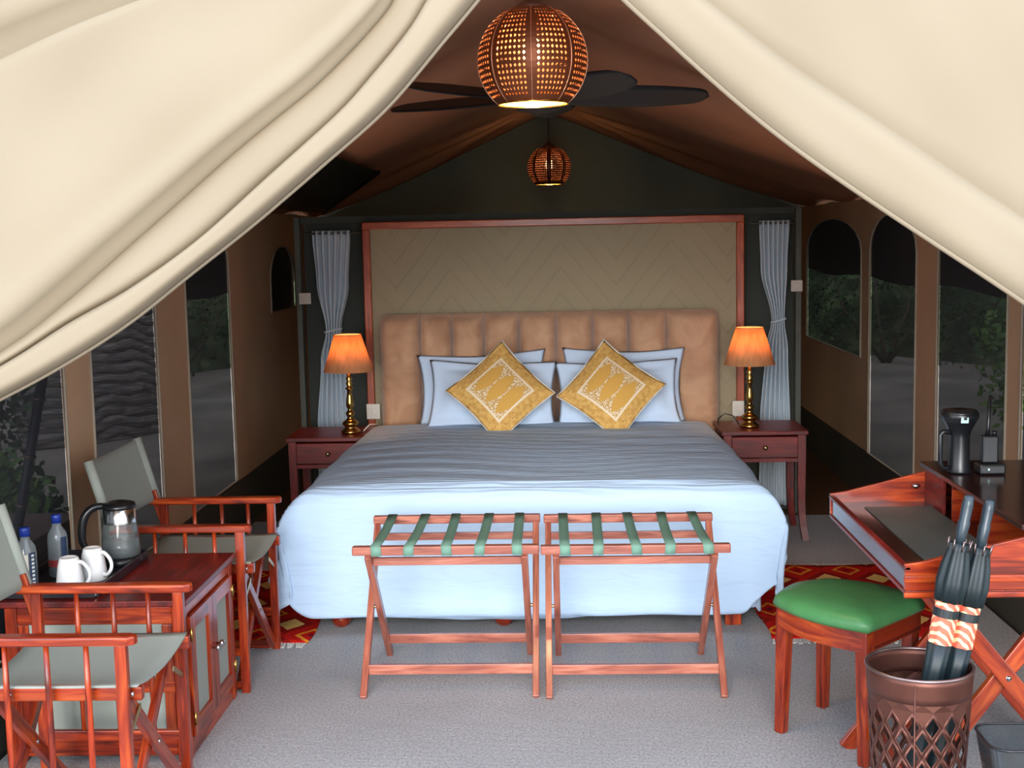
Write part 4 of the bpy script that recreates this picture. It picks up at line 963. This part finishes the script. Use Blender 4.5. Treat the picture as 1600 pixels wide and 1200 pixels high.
# ------------------------------------------------------------------ umbrella stand and umbrellas
BX, BY, BH = 0.814, 2.90, 0.54
bs = thing('umbrella_stand', 'bronze metal umbrella stand pierced with diamond holes in front of the desk', 'umbrella stand', (BX, BY, 0))
mb = MB(); nu, nv = 24, 14; zt, zb_ = BH - 0.055, 0.05
def bp(a, z): r_ = lerp(0.088, 0.119, z / BH); return Vector((r_ * math.cos(a), r_ * math.sin(a), z))
ncol = 16; nrow = 12; dz = (zt - zb_) / nrow; da = 2 * PI / ncol
for j in range(nrow):
    for i in range(ncol):
        a = (i + (0.5 if j % 2 else 0)) * da; z = zb_ + (j + 0.5) * dz
        # diamond cells tile the wall: each cell is a rhombus ring
        c = [(a - da / 2, z), (a, z - dz), (a + da / 2, z), (a, z + dz)]
        if j == 0: c[1] = (a, z - dz / 2)
        if j == nrow - 1: c[3] = (a, z + dz / 2)
        inn = [(a + (p - a) * 0.66, z + (q - z) * 0.66) for p, q in c] if 0 < j < nrow - 1 else None
        if inn: mb._put([bp(*p) for p in c] + [bp(*p) for p in inn], [(0, 1, 5, 4), (1, 2, 6, 5), (2, 3, 7, 6), (3, 0, 4, 7)], [Vector()] * 8, True)
        else:
            mb._put([bp(*p) for p in c], [(0, 1, 2, 3)], [Vector()] * 4)
            # fill the triangles to the band
            if j == nrow - 1: mb._put([bp(a, z + dz / 2), bp(a + da / 2, z), bp(a + da, z + dz / 2)], [(0, 1, 2)], [Vector()] * 3)
            else: mb._put([bp(a, z - dz / 2), bp(a + da, z - dz / 2), bp(a + da / 2, z)], [(0, 1, 2)], [Vector()] * 3)
mb.build('lattice_wall', 'bronze_bin', bs, solid=0.0025)
for z0, z1 in ((zt - 0.002, BH), (0.0, zb_ + 0.002)):
    MB().grid(lambda u, v: bp(u * 2 * PI, lerp(z0, z1, v)), 48, 4).build('band', 'bronze_bin', bs, solid=0.003)
MB().tube([bp(q * PI / 24, BH) for q in range(49)], 0.004, 8).build('rim', 'steel_rim', bs)
MB().tube([bp(R(250), z) + Vector((0, -0.002, 0)) for z in (0.02, BH - 0.01)], 0.002, 6).build('seam', 'bronze_bin', bs)
MB().lathe([(0.087, 0.0), (0.088, 0.006)], seg=32).build('base_plate', 'bronze_bin', bs)
def umbrella(label, p0, p1, z_in):
    """p0 point at the rim height, p1 top of the handle"""
    p0 = Vector(p0); p1 = Vector(p1); ax = (p1 - p0).normalized(); bot = p0 - ax * (0.50) ; L = (p1 - bot).length
    o = thing('umbrella', label, 'umbrella', bot); q = Vector((0, 0, 1)).rotation_difference(ax).to_matrix()
    def lt(prof, name, mat, seg=20, frill=0, cap=(True, True)):
        mb = MB(); P = []
        for r_, z in prof:
            for j in range(seg):
                t = 2 * PI * j / seg; rr = r_ * (1 + frill * math.sin(t * 8) * (1 if r_ > 0.02 else 0.2)); P.append(q @ Vector((rr * math.cos(t), rr * math.sin(t), z)))
        n = len(prof); F = [(i * seg + j, i * seg + (j + 1) % seg, (i + 1) * seg + (j + 1) % seg, (i + 1) * seg + j) for i in range(n - 1) for j in range(seg)]
        if cap[0]: F.append(tuple(range(seg - 1, -1, -1)))
        if cap[1]: F.append(tuple((n - 1) * seg + j for j in range(seg)))
        mb._put(P, F, [p.copy() for p in P], True); return mb.build(name, mat, o)
    lt([(0.004, 0), (0.005, 0.03), (0.018, 0.05), (0.020, 0.2), (0.024, 0.50), (0.026, L - 0.345)], 'furled_canopy', 'umbrella_cloth', 40, 0.06)
    bd = lt([(0.0265, L - 0.345), (0.027, L - 0.30), (0.027, L - 0.245)], 'printed_band', 'umbrella_band', 40, 0.05, (False, False))
    lt([(0.0285, L - 0.282), (0.0285, L - 0.262)], 'closing_strap', 'umbrella_cloth', 24, 0, (False, False))
    lt([(0.030, L - 0.246), (0.034, L - 0.20), (0.031, L - 0.17), (0.028, L - 0.15), (0.023, L - 0.125), (0.025, L - 0.11)], 'canopy_edge', 'umbrella_cloth', 48, 0.10)
    for i in range(8):
        t = 2 * PI * i / 8
        MB().tube([q @ Vector((0.024 * math.cos(t), 0.024 * math.sin(t), L - 0.125)), q @ Vector((0.027 * math.cos(t), 0.027 * math.sin(t), L - 0.10))], 0.0022, 6).build('rib_tip', 'steel_rim', o)
    lt([(0.010, L - 0.125), (0.012, L - 0.09), (0.014, L - 0.06), (0.012, L - 0.055), (0.013, L - 0.02), (0.011, L), (0.006, L + 0.003)], 'handle', 'umbrella_handle', 18)
umbrella('furled dark umbrella with orange printed band, the left one in the bronze stand', (0.844, 2.888, 0.53), (0.919, 2.895, 0.935), 0.05)
umbrella('furled dark umbrella with orange printed band, the right one in the bronze stand', (0.899, 2.905, 0.53), (0.972, 2.915, 0.92), 0.05)

# smoked bin in the near right corner
sb = thing('waste_bin', 'smoked clear plastic waste bin with dark rim at the lower right corner', 'waste bin', (1.06, 2.72, 0))
mb = MB(); rr0, rr1 = 0.08, 0.15
def sq(hw, z, n=8, c=0.04):
    P = []
    for qx, qy, a0 in ((1, 1, 0), (-1, 1, 90), (-1, -1, 180), (1, -1, 270)):
        for i in range(n): 
            a = R(a0 + 90 * i / (n - 1)); P.append(Vector((qx * (hw - c) + c * math.cos(a), qy * (hw * 0.5 - c) + c * math.sin(a), z)))
    return P
Pa, Pb = sq(0.085, 0.0), sq(0.158, 0.437); n_ = len(Pa)
mb._put(Pa + Pb, [tuple(range(n_ - 1, -1, -1))] + [(i, (i + 1) % n_, n_ + (i + 1) % n_, n_ + i) for i in range(n_)], [Vector()] * (2 * n_))
mb.build('bin_body', 'smoke_plastic', sb, solid=0.002)
MB().tube(Pb + [Pb[0]], 0.003, 6).build('rim', 'black_plastic', sb)

# ------------------------------------------------------------------ outside, seen through the mesh
def bush(label, x, y, z, r, n, mat, seed):
    rnd = random.Random(seed); o = thing('bush', label, 'bush', (x, y, -0.25))
    mb = MB()
    for i in range(n):
        a = rnd.uniform(0, 2 * PI); c = rnd.uniform(-0.6, 1); s_ = math.sqrt(1 - c * c); rr = r * rnd.uniform(0.55, 1)
        p = Vector((rr * s_ * math.cos(a), rr * s_ * math.sin(a), z + 0.25 + rr * c * 0.9))
        d = Vector((rnd.uniform(-1, 1), rnd.uniform(-1, 1), rnd.uniform(-1, 1))).normalized(); e = d.orthogonal().normalized(); L = rnd.uniform(0.05, 0.10)
        mb._put([p, p + d * L * .5 + e * L * .28, p + d * L, p + d * L * .5 - e * L * .28], [(0, 1, 2, 3)], [p] * 4)
    f = mb.build('foliage', mat, o); f['kind'] = 'stuff'
    mb = MB()
    for i in range(5):
        a = rnd.uniform(0, 2 * PI); mb.tube([(0.03 * math.cos(a), 0.03 * math.sin(a), 0), (r * .3 * math.cos(a), r * .3 * math.sin(a), z * 0.7 + 0.1), (r * .5 * math.cos(a), r * .5 * math.sin(a), z + r * .6)], [0.03, 0.02, 0.01], 6)
    mb.build('branches', 'bark', o)
bush('leafy green bush outside the right mesh window behind the torch', 4.3, 9.9, 0.55, 1.1, 5200, 'leaf', 11)
bush('darker bush outside the right mesh window, farther back', 5.0, 13.2, 0.9, 1.5, 4500, 'leaf_dark', 12)
bush('leafy bush at the far right outside the mesh', 4.6, 7.6, 0.3, 0.85, 3600, 'leaf', 13)
bush('dark green bush outside the left mesh window behind the bottles', -4.6, 8.0, 0.7, 1.2, 5200, 'leaf_dark', 14)
bush('low bright green bush outside the left mesh window near the pole', -3.3, 6.9, 0.0, 0.5, 2200, 'leaf', 15)
bush('tall dark bush beyond the left side of the tent', -7.0, 9.2, 1.2, 1.8, 5200, 'leaf_dark', 16)
bush('dense dark bush far behind the right rear mesh windows', 4.4, 17.5, 0.9, 1.9, 5200, 'leaf_dark', 21)
bush('tall dark bush at the far right behind the tent', 8.6, 18.5, 1.4, 2.3, 5200, 'leaf_dark', 22)
bush('dark bush far out beyond the left rear mesh windows', -5.2, 17.0, 0.9, 1.9, 5200, 'leaf_dark', 23)
bush('broad dark bush beyond the rightmost mesh window', 8.0, 13.0, 1.0, 1.6, 5200, 'leaf_dark', 24)
bk_ = thing('thatch_screen', 'dark rippled thatch screen outside the second left mesh window', 'screen', (-4.4, 12.2, -0.25), R(-38))
def tf(u, v):
    return (0.25 * math.sin(u * 3) + 0.016 * math.sin(v * 120 + 3 * math.sin(u * 9) + 1.5 * math.sin(u * 23 + v * 5)) + 0.35 * (1 - v), lerp(-1.15, 0.62, u), lerp(0, 1.9, v))
MB().grid(tf, 60, 200).build('thatch_face', 'thatch', bk_, solid=0.05)
pl = thing('guy_pole', 'dark slanting tent pole with rings outside the leftmost mesh window', 'pole', (-2.187, 4.8, -0.25))
a_, b2 = Vector((-0.10, 0, 0)), Vector((0.27, 0, 1.60)); 
MB().tube([a_, b2], 0.019, 12).build('pole', 'dark_pole', pl)
for t in (0.35, 0.5, 0.62, 0.76, 0.87):
    c = a_.lerp(b2, t); MB().tube([c - (b2 - a_).normalized() * 0.006, c + (b2 - a_).normalized() * 0.006], 0.025, 12).build('ring', 'steel_rim', pl)
dw = thing('deck_step', 'weathered plank-faced step outside behind the water bottles', 'step', (-2.6, 5.3, -0.25))
for i in range(6):
    MB().box(-0.25, 0.25, -0.55, 0.75, i * 0.085, i * 0.085 + 0.078).build('plank', 'wood_outside', dw, bevel=0.006)
